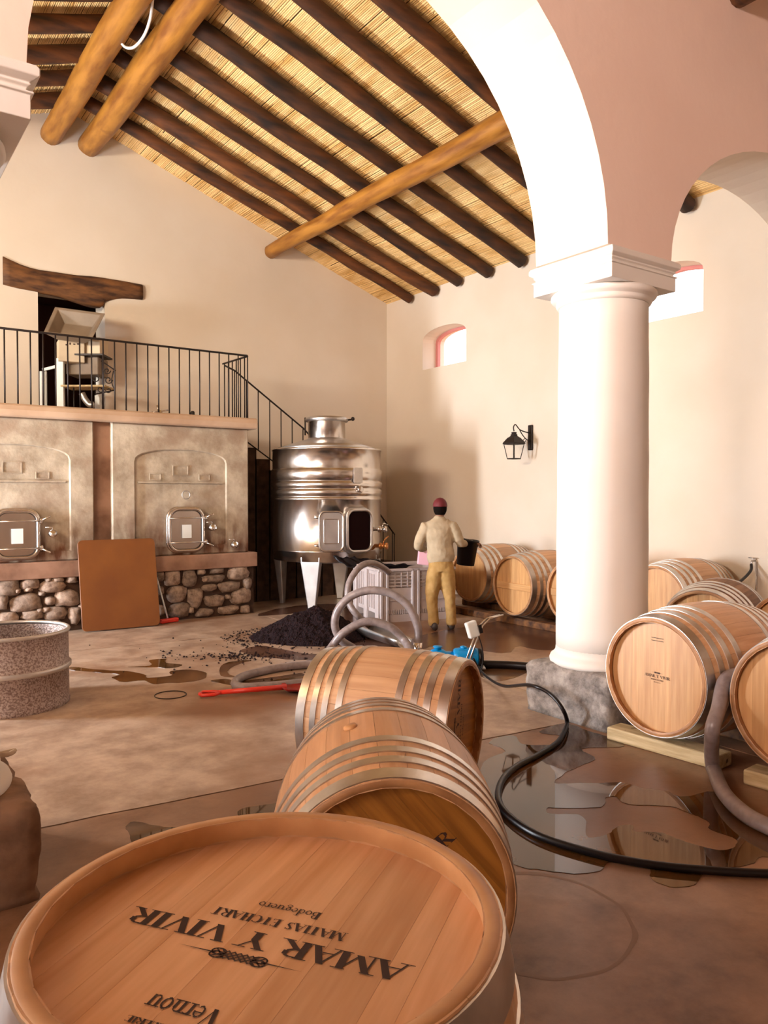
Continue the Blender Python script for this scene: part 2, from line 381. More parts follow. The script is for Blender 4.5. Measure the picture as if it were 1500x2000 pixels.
while y > -2.6:
    for side in (1,-1):
        x1 = RX-.06 if side > 0 else (LX+.05 if y > 4.3 else -4.5)
        r = RR*random.uniform(.88,1.12)
        z0 = RIDGE_Z-r*1.05-.02; x0 = RIDGE_X-side*.06
        zz = lambda x: roof_z(x)-r*1.08-.012
        if abs(y-3.88) > .45:
            log((x0,y+random.uniform(-.02,.02),zz(x0)),(x1,y+random.uniform(-.03,.03),zz(x1)),r*1.06,r*.94,seed=k*3.7+side,wob=.014,lump=.16).build('rafter',M_rafter,ce)
    y -= .70; k += 1
for (x, r0, r1, dz, sd) in ((2.60,.15,.165,.0,1),(3.13,.16,.17,.0,2),(6.12,.115,.155,.0,3),(-.55,.12,.15,0,4)):
    off = .19+r1
    z = roof_z(x)-off
    sgn = [(4.2,GY+.02),(-3.0,3.56)]
    log((x,GY+.03,z+.03),(x,AY1-.05,z),r0,r1,seed=sd*5,wob=.03,lump=.10,seg=30,n=18).build('purlin',M_purlin,ce)
    log((x-.12,AY0+.05,z-.02),(x-.1,-3.0,z),r1,r0,seed=sd*5+2,wob=.03,lump=.10,seg=24,n=16).build('purlin',M_lintel if x>5 else M_purlin,ce)

# lintel log over the doorway
lint = [(1.945,5.03,4.63),(2.3,4.93,4.60),(2.7,4.93,4.575),(3.05,4.94,4.50),(3.28,4.96,4.50),(3.36,4.96,4.60),(3.6,4.95,4.68),(3.905,4.94,4.70)]
up = smooth_path([(p[0],0,p[1]) for p in lint],3); dn = smooth_path([(p[0],0,p[2]) for p in lint],3)
vs=[];fs=[];nn=len(up)
for a_, b_ in zip(up,dn):
    c=(a_.z+b_.z)/2; h=(a_.z-b_.z)/2
    for q in range(10):
        an=2*PI*q/10; s_=1+.06*noise.noise(Vector((a_.x*4,q*.9,0)))
        vs.append((a_.x, GY+.02-.075*abs(math.cos(an))**.5*math.copysign(1,math.cos(an)), c+h*s_*abs(math.sin(an))**.6*math.copysign(1,math.sin(an))))
for i in range(nn-1):
    for q in range(10): fs.append((i*10+q,i*10+(q+1)%10,(i+1)*10+(q+1)%10,(i+1)*10+q))
fs.append(tuple(range(10))); fs.append(tuple((nn-1)*10+q for q in range(10)))
o = MB().add(vs,fs,True).build('door_lintel',M_lintel); tag(o,'rough dark hewn log lintel over the raised doorway in the gable wall','beam')

# ================================================================== COLUMNS
def column(cx, cy, label, plinth_m, seed, w=.41, cs=1.0):
    e = empty('column', (cx,cy,0)); tag(e, label, 'column')
    # rough stone plinth
    h = .40
    bm = bmesh.new(); bmesh.ops.create_cube(bm, size=1)
    bmesh.ops.subdivide_edges(bm, edges=bm.edges, cuts=14, use_grid_fill=True)
    for v in bm.verts:
        p = Vector((v.co.x*2*w, v.co.y*2*w, (v.co.z+.5)*h))
        rad = .045
        q = Vector((max(min(p.x,w-rad),-w+rad), max(min(p.y,w-rad),-w+rad), min(p.z,h-rad*.7)))
        d = p-q
        if d.length > rad*.7: p = q+d.normalized()*rad*(.75 if d.z else 1)
        s = noise.noise(p*4+Vector((seed,0,0)))*.018+noise.noise(p*13+Vector((seed,5,0)))*.012
        out = Vector((p.x,p.y,0)); 
        if v.co.z > -.499 : p += (out.normalized()*s*1.4 if out.length>.3 else Vector()) + Vector((0,0,s*.5 if v.co.z>.45 else 0))
        v.co = p
    me = bpy.data.meshes.new('plinth'); bm.to_mesh(me); bm.free(); me.materials.append(plinth_m)
    for p in me.polygons: p.use_smooth = True
    o = bpy.data.objects.new('plinth', me); S.collection.objects.link(o); o.parent = e; o['label'] = 'rough weathered stone block'
    MB().lathe([(.39,.39),(.395,.42),(.385,.445),(.365,.46),(.350,.48),(.345,.52)],64).build('base_ring',M_column,e)
    pr = [(.345,.50)]+[(.345-.012*(i/20.)**2+.0015*math.sin(i*1.3),.50+i*(3.16-.50)/20) for i in range(1,21)]
    MB().lathe(pr,96).build('shaft',M_column,e)
    MB().lathe([(.334,3.13),(.35,3.14),(.358,3.155),(.352,3.17),(.356,3.175),(.385,3.185),(.398,3.205),(.395,3.225),(.38,3.24),(.33,3.245)],64).build('neck_ring',M_column,e)
    cp = MB()
    prof = [(.375,3.235),(.375,3.335),(.385,3.337),(.385,3.345),(.362,3.352),(.365,3.365),(.378,3.375),(.372,3.385),(.385,3.392),(.402,3.405),(.402,3.435),(.392,3.452),(.36,3.455)]
    vs=[];fs=[]
    for r,z in prof:
        for sx,sy in ((1,1),(-1,1),(-1,-1),(1,-1)): vs.append((sx*r*cs,sy*r*cs,z))
    for i in range(len(prof)-1):
        for q in range(4): fs.append((i*4+q,i*4+(q+1)%4,(i+1)*4+(q+1)%4,(i+1)*4+q))
    fs.append((3,2,1,0)); fs.append(tuple(4*(len(prof)-1)+q for q in range(4)))
    cp.add(vs,fs).build('capital',M_column,e,bevel=.006,seg=2)
    return e
column(COLX[1],3.92,'round white column on a grey stone plinth beside the barrel row',M_plinth,3.1)
column(COLX[0],3.88,'white column cut by the left picture edge on a brown stone plinth',M_plinth2,8.3,w=.44,cs=1.14)

# ================================================================== VATS, PLATFORM
VY = 10.13
def vat(x0, x1, ax0, ax1, mh_x, label):
    e = empty('concrete_vat', ((x0+x1)/2, VY+.9, .875)); tag(e, label, 'vat', 'concrete wine vats')
    ox, oy, oz = (x0+x1)/2, VY+.9, .875
    f = lambda u,v,w:(u-ox,w-oy,v-oz)
    MB().box((x0-ox,VY+.03-oy,0),(x1-ox,GY-.02-oy,2.62-oz)).build('body',M_vat,e)
    c=(ax0+ax1)/2; a=(ax1-ax0)/2
    lp=[(ax0,1.0),(ax1,1.0),(ax1,2.13)]+[(c+a*math.cos(PI*k/16), 2.13+.165*math.sin(PI*k/16)**.9) for k in range(1,16)]+[(ax0,2.13)]
    o=MB().prism([[(x0,.875),(x1,.875),(x1,2.62),(x0,2.62)],lp],f,VY,VY+.035).build('front_panel',M_vat,e,bevel=.014)
    for (a0,b0,w_,h_) in ((c-.10,2.02,.22,.14),(c-.42,1.93,.16,.09),(c+.27,1.93,.16,.09)):
        MB().prism([rrect(w_,h_,.008,2),rrect(w_-.025,h_-.025,.006,2)],lambda u,v,w:(u+a0+w_/2-ox-.02,w-oy,v+b0-oz),VY+.022,VY+.034).build('relief_frame',M_vat,e)
    MB().box((ax0+.04-ox,VY+.008-oy,1.845-oz),(ax1-.04-ox,VY+.032-oy,1.865-oz)).build('ledge_line',M_vat,e)
    # stainless manhole
    fr=MB(); zc=1.215
    lp=rrect(.47,.56,.13,7)
    fr.tube([(mh_x+u-ox,VY-.045-oy,zc+v-oz) for u,v in lp],.021,8,True)
    fr.tube([(mh_x+u*1.06-ox,VY+.0-oy,zc+v*1.05-oz) for u,v in lp],.024,8,True)
    h=fr.build('manhole_frame',M_steel,e)
    MB().tube([(mh_x+u*.94-ox,VY-.040-oy,zc+v*.95-oz) for u,v in lp],.010,6,True).build('gasket',M_iron,h)
    pl=MB(); pd=pl.prism([rrect(.43,.52,.11,6)],lambda u,v,w:(u+mh_x-ox,w-oy,v+zc-oz),VY-.03,VY+.01).build('manhole_door',M_steel,e)
    for dz in (.16,-.17):
        hb=MB()
        hb.tube([(mh_x-.25-ox,VY-.07-oy,zc+dz-oz),(mh_x+.26-ox,VY-.07-oy,zc+dz-oz)],.010,8)
        hb.tube([(mh_x+.26-ox,VY-.05-oy,zc+dz-oz),(mh_x+.36-ox,VY-.11-oy,zc+dz+(.055 if dz>0 else -.06)-oz)],.012,8)
        hb.lathe([(.02,-.03),(.024,0),(.02,.03)],10,Matrix.Translation((mh_x+.27-ox,VY-.05-oy,zc+dz-oz)))
        hb.build('clamp_bar',M_steel,pd)
    MB().box((mh_x-.065-ox,VY-.052-oy,zc-.11-oz),(mh_x+.065-ox,VY-.048-oy,zc+.07-oz)).build('paper_tag',M_white,pd)['label']='white paper tag'
    return e, (ox,oy,oz)
def tap(e, off, x, z, y=VY):
    t=MB(); ox,oy,oz=off
    Mx=Matrix.Translation((x-ox,y-oy,z-oz))@Matrix.Rotation(PI/2,4,'X')
    t.lathe([(.02,-.02),(.02,.03),(.045,.035),(.05,.06),(.045,.09),(.03,.10),(.045,.105),(.045,.12),(.0,.125)],16,Mx)
    t.tube([(x-.08-ox,y-.07-oy,z+.075-oz),(x-ox,y-.07-oy,z+.075-oz),(x-ox,y-.07-oy,z+.03-oz)],.007,6)
    t.build('tap',M_steel,e)
e1,of1=vat(2.89,4.80,3.19,4.455,3.867,'concrete wine vat nearest the steel tank, with its manhole clear of the board')
tap(e1,of1,4.22,1.24); tap(e1,of1,4.546,.99)
gm=MB(); gm.tube([(3.87+.055*math.cos(a)-of1[0],VY-.02-of1[1],1.69+.055*math.sin(a)-of1[2]) for a in [k*PI/8 for k in range(16)]],.008,6,True); gm.build('sample_ring',M_zinc,e1)
e2,of2=vat(.72,2.665,1.10,2.37,1.76,'concrete wine vat at the left picture edge, behind the zinc drum')
tap(e2,of2,2.151,1.22)
sl=MB(); sl.box((2.665,VY+.07,.875),(2.89,GY-.02,2.62)); o=sl.build('joint_pier',M_vatlow,None); tag(o,'narrow brown recessed pier between the two concrete vats','pier')
# second hidden part of the platform continues to the left outside the frame
o=MB().box((-2.6,VY,.876),(.70,GY-.02,2.62)).build('concrete_vat',M_vat); tag(o,'plain concrete vat beyond the left picture edge, out of view','vat')
# top slab
sb=MB(); pr=[(10.02,2.64),(10.005,2.70),(10.02,2.76),(10.05,2.775),(GY-.01,2.775),(GY-.01,2.622),(10.04,2.622)]
sb.prism([pr],lambda u,v,w:(w,u,v),-2.65,4.895)
o=sb.build('platform_slab',M_slab,bevel=.01); tag(o,'rounded concrete platform slab lying on top of the vats','platform')
# stained ledge and stone base
BE=empty('stone_base',(3.2,10.06,0)); tag(BE,'low river stone base with dark mortar carrying the vats','stone wall')
bx,by=3.2,10.06
MB().box((-2.7-bx,10.03-by,.672),(4.89-bx,GY-.03-by,.873)).build('ledge',M_vatlow,BE,bevel=.008)
MB().box((-2.7-bx,10.10-by,0),(4.86-bx,GY-.03-by,.672)).build('mortar',M_mortar,BE)
stones=[(50,175,130,95),(172,148,95,62),(165,205,45,32),(275,128,34,26),(325,128,60,30),(300,190,145,78),(15,275,60,95),(150,285,165,95),(283,272,60,50),(385,255,125,98),(262,322,42,32),(318,342,125,75),(185,352,110,58),(45,365,105,62),(410,130,60,42),(425,350,70,95),
(975,135,92,92),(1075,143,75,100),(1140,90,48,36),(1225,92,84,36),(1350,100,130,78),(1215,145,125,46),(1188,197,84,40),(1295,190,120,58),(1000,232,108,92),(1105,252,86,106),(1215,270,112,68),(1365,245,130,90),(1020,325,125,80),(1160,337,96,48),(1290,322,118,48),(1388,322,56,54),(1400,170,52,70),(910,325,50,64),(905,215,48,50),(905,120,45,60),(240,230,38,30),(100,215,36,28),(225,325,30,26),(1160,150,26,30),(1290,250,30,26),(1080,325,30,40)]
rs=random.Random(4)
def stone(cx,cz,w,h,k):
    n=13; vs=[]; fs=[]; ph=rs.uniform(0,6)
    for ring,(s,d) in enumerate(((1.0,.06),(.96,.005),(.80,-.028),(.45,-.048))):
        for q in range(n):
            a=2*PI*q/n
            j=1+.34*noise.noise(Vector((math.cos(a)*1.3+k*3.3,math.sin(a)*1.3,k)))
            ex=.70; ca=abs(math.cos(a))**ex*math.copysign(1,math.cos(a)); sa=abs(math.sin(a))**ex*math.copysign(1,math.sin(a))
            rough=.010*noise.noise(Vector((a*2,ring*1.7,k*2.1)))
            vs.append((cx-bx+w/2*s*j*ca, 10.08-by+d+rough, max(.012,cz+h/2*s*j*sa)))
    vs.append((cx-bx,10.08-by-.054,cz))
    for i in range(3):
        for q in range(n): fs.append((i*n+q,i*n+(q+1)%n,(i+1)*n+(q+1)%n,(i+1)*n+q))
    for q in range(n): fs.append((3*n+q,3*n+(q+1)%n,4*n))
    fs.append(tuple(range(n)))
    MB().add(vs,fs,True).build('stone',M_stone,BE)
used=[]
for k,(sx,sy,w,h) in enumerate(stones):
    p=on(sx/2.885,1080+sy/2.885,1,10.05); sc=(p-Cv).dot(Fv)/FPX/2.885
    stone(p.x,min(p.z,.67-h*sc/2+.01),w*sc*1.12,h*sc*1.06,k); used.append((p.x,p.z))
for i in range(14):          # the stretch behind the board and beyond the left edge
    for j in range(4):
        x=-.4+i*.285+rs.uniform(-.04,.04)+(.12 if j%2 else 0); z=.09+j*.165+rs.uniform(-.02,.02)
        if min((abs(x-a)*.6+abs(z-b) for a,b in used))>.14 and x<4.7: stone(x,z,rs.uniform(.20,.27),rs.uniform(.12,.155),100+i*5+j)
# railings
def rail(name,label,pts,posts,r=.011,bot=None,h=None):
    e=empty(name,pts[0]); tag(e,label,'railing'); o0=Vector(pts[0])
    MB().tube([Vector(p)-o0 for p in pts],.014,6).build('handrail',M_iron,e)
    if bot: MB().tube([Vector(p)-o0 for p in bot],.011,6).build('bottom_rail',M_iron,e)
    for (x,y,z0,z1) in posts: MB().tube([Vector((x,y,z0))-o0,Vector((x,y,z1))-o0],r*.85,6).build('baluster',M_iron,e)
    return e
posts=[(4.78-.1425*k,10.1,2.775,3.655) for k in range(40) if 4.78-.1425*k>-.6]
rail('platform_railing','black iron railing along the front edge of the vat platform',[(4.78,10.1,3.66),(-.6,10.1,3.66)],posts)
rail('platform_railing','short black iron railing across the right end of the platform',[(4.80,10.14,3.66),(4.80,11.0,3.67)],[(4.80,10.1+.14*k,2.775,3.665) for k in range(1,7)])
rp=[(4.86,11.07,3.66),(5.02,11.07,3.60),(6.23,11.07,2.77),(7.68,11.07,1.43),(8.07,11.07,.98)]
def rz(x):
    for a,b in zip(rp,rp[1:]):
        if a[0]<=x<=b[0]+1e-6: return a[2]+(b[2]-a[2])*(x-a[0])/(b[0]-a[0])
    return .98
rail('stair_railing','black iron stair railing running down behind the steel tank',rp,
     [(5.02+.20*k,11.07,max(0.02,rz(5.02+.20*k)-(.93)),rz(5.02+.20*k)) for k in range(16) if 5.02+.20*k<=8.07]+[(8.06,11.07,.03,.99)],
     bot=[(5.0,11.07,2.66),(6.23,11.07,1.86),(7.6,11.07,.62),(8.0,11.07,.25)])
# stair
st=empty('staircase',(4.9,11.5,0)); tag(st,'stepped masonry stair coloured dark as shade, down from the platform along the gable wall','stairs')
NS=15
for k in range(NS):
    x=4.90+k*.24; zt=2.60-(k)*(2.6/NS)
    MB().box((x-4.9,11.10-11.5,0),(x+.24-4.9+.02,GY-.01-11.5,zt)).build('step',M_mortar,st)  # near-black tone puts the shade behind the vat into the steps

# ================================================================== STEEL TANK
tk=empty('steel_tank',(6.14,10.19,0)); tag(tk,'tall stainless steel tank on tapered legs with its lower door open','tank')
R=.825
MB().lathe([(R-.03,.715),(R,.725),(R,.86),(R+.006,.865),(R+.006,.875),(R,.88),(R,1.60),(R+.02,1.615),(R+.024,1.64),(R+.004,1.655),(R+.002,1.675),(R+.022,1.69),(R+.026,1.76),(R+.003,1.775),(R+.003,1.79),(R+.022,1.805),(R+.026,1.87),(R+.003,1.885),(R+.003,1.905),(R+.02,1.92),(R+.024,2.05),(R+.004,2.07),(R,2.08),(R,2.345),(R+.012,2.35),(R+.012,2.37),(R-.01,2.38)],96,cap=False).build('tank_wall',M_steel,tk)
MB().lathe([(R-.01,2.375),(.55,2.46),(.30,2.535),(.285,2.55)],72,cap=True).build('tank_top',M_steelrough,tk)
MB().lathe([(R-.03,.715),(.3,.66),(.01,.65)],48).build('tank_bottom',M_steelrough,tk)
MB().lathe([(.283,2.52),(.28,2.80),(.30,2.81)],48,cap=False).build('neck',M_steel,tk)
ld=MB(); ld.lathe([(.30,2.80),(.325,2.805),(.33,2.85),(.30,2.87),(.05,2.885)],48); ldo=ld.build('lid',M_steelrough,tk)
lk=MB(); d=Vector((Rv.x,Rv.y,0)); 
lk.tube([d*.30+Vector((0,0,2.83)),d*.38+Vector((0,0,2.84))],.012,8); lk.lathe([(.01,-.03),(.028,-.015),(.028,.015),(.01,.03)],12,Matrix.Translation(d*.40+Vector((0,0,2.85)))); lk.tube([-d*.33+Vector((0,0,2.87)),-d*.33+Vector((0,0,2.60))],.012,8)
lk.build('lid_clamp',M_iron,ldo)
fwd=Vector((Fv.x,Fv.y,0)).normalized()
for k in range(4):
    a0=math.asin(-.225)+k*PI/2
    dirv=(-fwd)*math.cos(a0)+d*math.sin(a0); side=Vector((-dirv.y,dirv.x,0))
    lg=MB(); top=.72; vs=[]
    for z,w,t,off in ((.80,.15,.06,.0),(.70,.145,.06,.0),(.03,.055,.03,-.03),(.0,.055,.03,-.03)):
        c=dirv*(R-.07+off)+Vector((0,0,z))
        for sx,sy in ((-1,-1),(1,-1),(1,1),(-1,1)): vs.append(c+side*w*sx+dirv*t*sy*1.0)
    fs=[(i*4+q,i*4+(q+1)%4,(i+1)*4+(q+1)%4,(i+1)*4+q) for i in range(3) for q in range(4)]+[(0,1,2,3),(12,13,14,15)]
    lg.add(vs,fs).build('leg',M_steelrough,tk,bevel=.012,seg=2)
def tank_pt(px, z, r=R):
    # bearing on the tank wall seen at picture column px
    best=None
    for k in range(720):
        a=2*PI*k/720; p=Vector((6.14+r*math.cos(a),10.19+r*math.sin(a),z)); v=p-Cv
        if (Vector((math.cos(a),math.sin(a),0))).dot(v)>0: continue
        x=750+FPX*v.dot(Rv)/v.dot(Fv)
        if best is None or abs(x-px)<best[0]: best=(abs(x-px),a)
    return best[1]
def tframe(a, z, r): # matrix: local x = tangent (to the right), local y = outwards, z up
    n=Vector((math.cos(a),math.sin(a),0)); t=Vector((-n.y,n.x,0))
    M=Matrix(((t.x,n.x,0,n.x*r),(t.y,n.y,0,n.y*r),(0,0,1,z),(0,0,0,1))); return M
aM=tank_pt(699,1.2)
Mf=tframe(aM,1.17,R)
hole=MB(); lp=rrect(.43,.60,.12,6)
hole.tube([Mf@Vector((u,.035-u*u*.6*0,v)) for u,v in lp],.026,8,True); hole.tube([Mf@Vector((u*1.04,-.02,v*1.03)) for u,v in lp],.03,8,True)
hole.build('door_collar',M_steelrough,tk)
MB().prism([rrect(.42,.59,.12,6)],lambda u,v,w:Mf@Vector((u,w,v)),.0,.03).build('door_shade_plate',M_holeshade,tk)  # black plate stands in for the unlit inside of the tank
# open door swung out to the left
hx=Mf@Vector((-.26,.05,0)); cdir=(Vector((PD(655,1046,11.0).x-6.14,PD(655,1046,11.0).y-10.19,1.14)))
dd=(Vector((Rv.x,Rv.y,0))*-.98+Vector((Fv.x,Fv.y,0))*-.18).normalized(); nn_=Vector((dd.y,-dd.x,0)); 
if nn_.dot(fwd)>0: nn_=-nn_
def dfn(u,v,w): return Vector((hx.x,hx.y,1.17))+dd*(u+.20)+nn_*w+Vector((0,0,v))
td=MB().prism([rrect(.36,.58,.09,6)],dfn,.0,.02).build('tank_door',M_steelrough,tk)
dr=MB(); dr.tube([dfn(u,v,.03) for u,v in rrect(.34,.56,.085,6)],.014,8,True); dr.tube([dfn(u*.62,v*.62,.028) for u,v in rrect(.34,.56,.03,3)],.006,6,True)
for v in (.2,-.2): dr.tube([dfn(.16,v,.02),dfn(.24,v,.02)],.02,8)
dr.build('door_rim',M_steel,td)
ap=tank_pt(697,1.95); Mp=tframe(ap,1.97,R+.03)
MB().prism([rrect(.15,.22,.015,3)],lambda u,v,w:Mp@Vector((u,w,v)),0,.012).build('rating_plate',M_zinc,tk)
ap=tank_pt(700,1.77); Mp=tframe(ap,1.765,R+.02)
MB().lathe([(.045,0),(.048,.04),(.04,.05),(0,.05)],20,Mp@Matrix.Rotation(-PI/2,4,'X')).build('thermometer',M_steel,tk)
# taps low on the right
for (px,z,nm) in ((731,1.18,0),(733,.93,1)):
    a=tank_pt(px,z); Mp=tframe(a,z,R)
    t=MB(); t.lathe([(.03,-.02),(.03,.07),(.05,.075),(.05,.10),(.028,.11),(.028,.17),(.05,.175),(.05,.20),(0,.205)],14,Mp@Matrix.Rotation(-PI/2,4,'X'))
    t.tube([Mp@Vector((0,.13,.02)),Mp@Vector((.02,.14,.09)),Mp@Vector((.12,.16,.14 if nm else .06))],.010,6)
    t.build('outlet_valve',M_steel if nm==0 else M_brass,tk)

# ================================================================== BARRELS
def glyph(c):
    """strokes of a Roman capital in a unit em: list of ((x0,y0),(x1,y1),width)"""
    th,tn,sf=.20,.055,.05
    S_={'A':(.78,[((.06,0),(.38,1),tn),((.38,1),(.70,0),th),((.17,.33),(.56,.33),tn)],[(.06,0),(.70,0)]),
    'M':(.98,[((.12,0),(.16,1),tn),((.16,1),(.50,.06),th),((.50,.06),(.84,1),tn),((.84,1),(.88,0),th)],[(.12,0),(.88,0),(.12,1),(.88,1)]),
    'R':(.76,[((.18,0),(.18,1),th),((.18,.97),(.45,.97),tn),((.45,.97),(.60,.88),.10),((.60,.88),(.60,.64),th*.7),((.60,.64),(.45,.52),.10),((.45,.52),(.18,.52),tn),((.36,.50),(.70,.02),th)],[(.18,0),(.72,0),(.15,1)]),
    'Y':(.72,[((.08,1),(.36,.48),th),((.66,1),(.36,.48),tn),((.36,.5),(.36,0),th)],[(.36,0),(.10,1),(.64,1)]),
    'V':(.74,[((.08,1),(.38,0),th),((.38,0),(.68,1),tn)],[(.10,1),(.66,1)]),
    'I':(.36,[((.18,0),(.18,1),th)],[(.18,0),(.18,1)]),
    'T':(.70,[((.35,0),(.35,1),th),((.05,.97),(.65,.97),tn)],[(.35,0)]),
    'S':(.56,[((.48,.86),(.28,.98),.08),((.28,.98),(.12,.78),.14),((.12,.78),(.44,.36),th),((.44,.36),(.40,.10),.12),((.40,.10),(.10,.08),.08),((.10,.05),(.08,.24),.05),((.48,.80),(.49,.97),.05)],[]),
    'E':(.62,[((.18,0),(.18,1),th),((.18,.97),(.56,.97),tn),((.18,.5),(.46,.5),tn),((.18,.03),(.58,.03),tn),((.56,.97),(.56,.80),.05),((.58,.03),(.58,.22),.05)],[(.15,0),(.15,1)]),
    'C':(.72,[((.62,.80),(.46,.97),.08),((.46,.97),(.24,.92),.10),((.24,.92),(.13,.62),.16),((.13,.62),(.14,.34),th),((.14,.34),(.26,.07),.16),((.26,.07),(.48,.03),.08),((.48,.03),(.64,.20),.06),((.63,.75),(.63,.97),.05)],[]),
    'H':(.80,[((.18,0),(.18,1),th),((.62,0),(.62,1),th),((.18,.5),(.62,.5),tn)],[(.18,0),(.62,0),(.18,1),(.62,1)]),
    'L':(.60,[((.18,0),(.18,1),th),((.18,.03),(.55,.03),tn),((.55,.03),(.55,.22),.05)],[(.18,1),(.15,0)]),
    'N':(.82,[((.16,0),(.16,1),tn),((.16,1),(.64,0),th),((.64,0),(.64,1),tn)],[(.16,0),(.64,1),(.10,1)]),
    'O':(.78,[((.39+.29*math.cos(a),.5+.48*math.sin(a)),(.39+.29*math.cos(a+PI/6),.5+.48*math.sin(a+PI/6)),.07+.10*abs(math.cos(a+PI/12))) for a in [k*PI/6 for k in range(12)]],[]),
    ' ':(.45,[],[])}
    # small letters, x-height .5
    def arc(cx,cy,rx,ry,a0,a1,w,n=8):
        return [((cx+rx*math.cos(a0+(a1-a0)*k/n),cy+ry*math.sin(a0+(a1-a0)*k/n)),(cx+rx*math.cos(a0+(a1-a0)*(k+1)/n),cy+ry*math.sin(a0+(a1-a0)*(k+1)/n)),w) for k in range(n)]
    S_['o']=(.56,arc(.28,.30,.20,.28,0,2*PI,.10,12),[])
    S_['d']=(.58,arc(.25,.30,.18,.28,.4,2*PI-.4,.09)+[((.45,0),(.45,1.0),.12)],[(.45,1.0)])
    S_['e']=(.52,arc(.27,.30,.19,.28,0,5.3,.09,10)+[((.10,.34),(.45,.34),.05)],[])
    S_['g']=(.56,arc(.25,.34,.16,.22,0,2*PI,.09)+arc(.27,-.12,.20,.16,0,2*PI,.07)+[((.38,.50),(.52,.58),.06),((.16,.12),(.20,0),.07)],[])
    S_['u']=(.60,[((.14,.58),(.14,.14),.12),((.46,.58),(.46,0),.12)]+arc(.29,.16,.16,.15,PI,2*PI,.07,5),[(.11,.58),(.43,.58)])
    S_['r']=(.44,[((.15,0),(.15,.58),.12)]+arc(.30,.38,.15,.20,PI*.9,.7,.08,4),[(.15,0),(.12,.58)])
    S_['n']=(.62,[((.14,0),(.14,.58),.12),((.47,0),(.47,.42),.12)]+arc(.31,.40,.16,.18,PI,0,.07,5),[(.14,0),(.47,0),(.11,.58)])
    S_['B']=(.68,[((.18,0),(.18,1),th),((.18,.97),(.42,.97),tn),((.18,.52),(.44,.52),tn),((.18,.03),(.44,.03),tn)]+arc(.40,.75,.15,.22,PI/2,-PI/2,.10,5)+arc(.42,.28,.18,.25,PI/2,-PI/2,.11,5),[(.15,0),(.15,1)])
    return S_.get(c,S_[' '])
def lettering(mb, text, cx, cy, h, width, fn, z):
    adv=sum(glyph(c)[0] for c in text); sx=width/adv; x=cx-width/2; n=0
    for c in text:
        w,strokes,serifs=glyph(c)
        for i,((a,b),(c2,d2),t) in enumerate(strokes):
            p=Vector((x+a*sx,cy+b*h)); q=Vector((x+c2*sx,cy+d2*h)); dv=(q-p)
            horiz=abs(dv.x)>abs(dv.y)*1.2
            off=Vector((0,t*h/2)) if horiz else Vector((t*sx/2,0))
            n+=1; zz=z+.00004*(n%7)
            mb.add([fn(*(p-off),zz),fn(*(p+off),zz),fn(*(q+off),zz),fn(*(q-off),zz)],[(0,1,2,3)])
        for a,b in serifs:
            p=Vector((x+a*sx,cy+b*h)); hw=.19*sx*(1 if h<.03 or w>.5 else 1); hh=.022*h
            n+=1; zz=z+.00004*(n%7)
            mb.add([fn(p.x-hw,p.y-hh,zz),fn(p.x+hw,p.y-hh,zz),fn(p.x+hw,p.y+hh,zz),fn(p.x-hw,p.y+hh,zz)],[(0,1,2,3)])
        x+=w*sx
def strokes2d(mb, pts, w, fn, z):
    for a,b in zip(pts,pts[1:]):
        a=Vector(a);b=Vector(b); d_=(b-a)
        if d_.length<1e-6: continue
        d_.normalize(); nrm=Vector((-d_.y,d_.x))*w/2; a2=a-d_*w*.2; b2=b+d_*w*.2
        mb.add([fn(*(a2-nrm),z),fn(*(b2-nrm),z),fn(*(b2+nrm),z),fn(*(a2+nrm),z)],[(0,1,2,3)])
def ornament(mb, cx, cy, s, fn, z, lw=1.0):
    w=.0028*s*lw
    # tapering pins
    for sg in (-1,1):
        a=Vector((cx+sg*.040*s,cy)); b=Vector((cx+sg*.108*s,cy)); hw=.0016*s*lw
        mb.add([fn(a.x,a.y-hw,z),fn(a.x,a.y+hw,z),fn(b.x,b.y,z)],[(0,1,2)])
    # interlaced lattice knot
    for k in range(-3,4):
        for sg in (-1,1):
            x0=cx+k*.0105*s
            strokes2d(mb,[(x0-.011*s,cy-sg*.010*s),(x0+.011*s,cy+sg*.010*s)],w,fn,z+.00005*(1+sg))
    for sg in (-1,1):
        for q in (-1,1):
            c0=cx+sg*.036*s
            strokes2d(mb,[(c0+.012*s*math.cos(t),cy+q*.004*s+.008*s*math.sin(t)) for t in [k*PI/6 for k in range(13)]],w,fn,z)
def small_brand(mb, fn, z, cy=0.0, s=1.0):
    ornament(mb,0,cy+.020*s,.42*s,fn,z,1.5)
    lettering(mb,'AMAR Y VIVIR',0,cy-.012*s,.018*s,.19*s,fn,z)
    lettering(mb,'MATIAS ETCHART',0,cy-.030*s,.009*s,.095*s,fn,z)
    lettering(mb,'Bodeguero',0,cy-.045*s,.008*s,.05*s,fn,z)

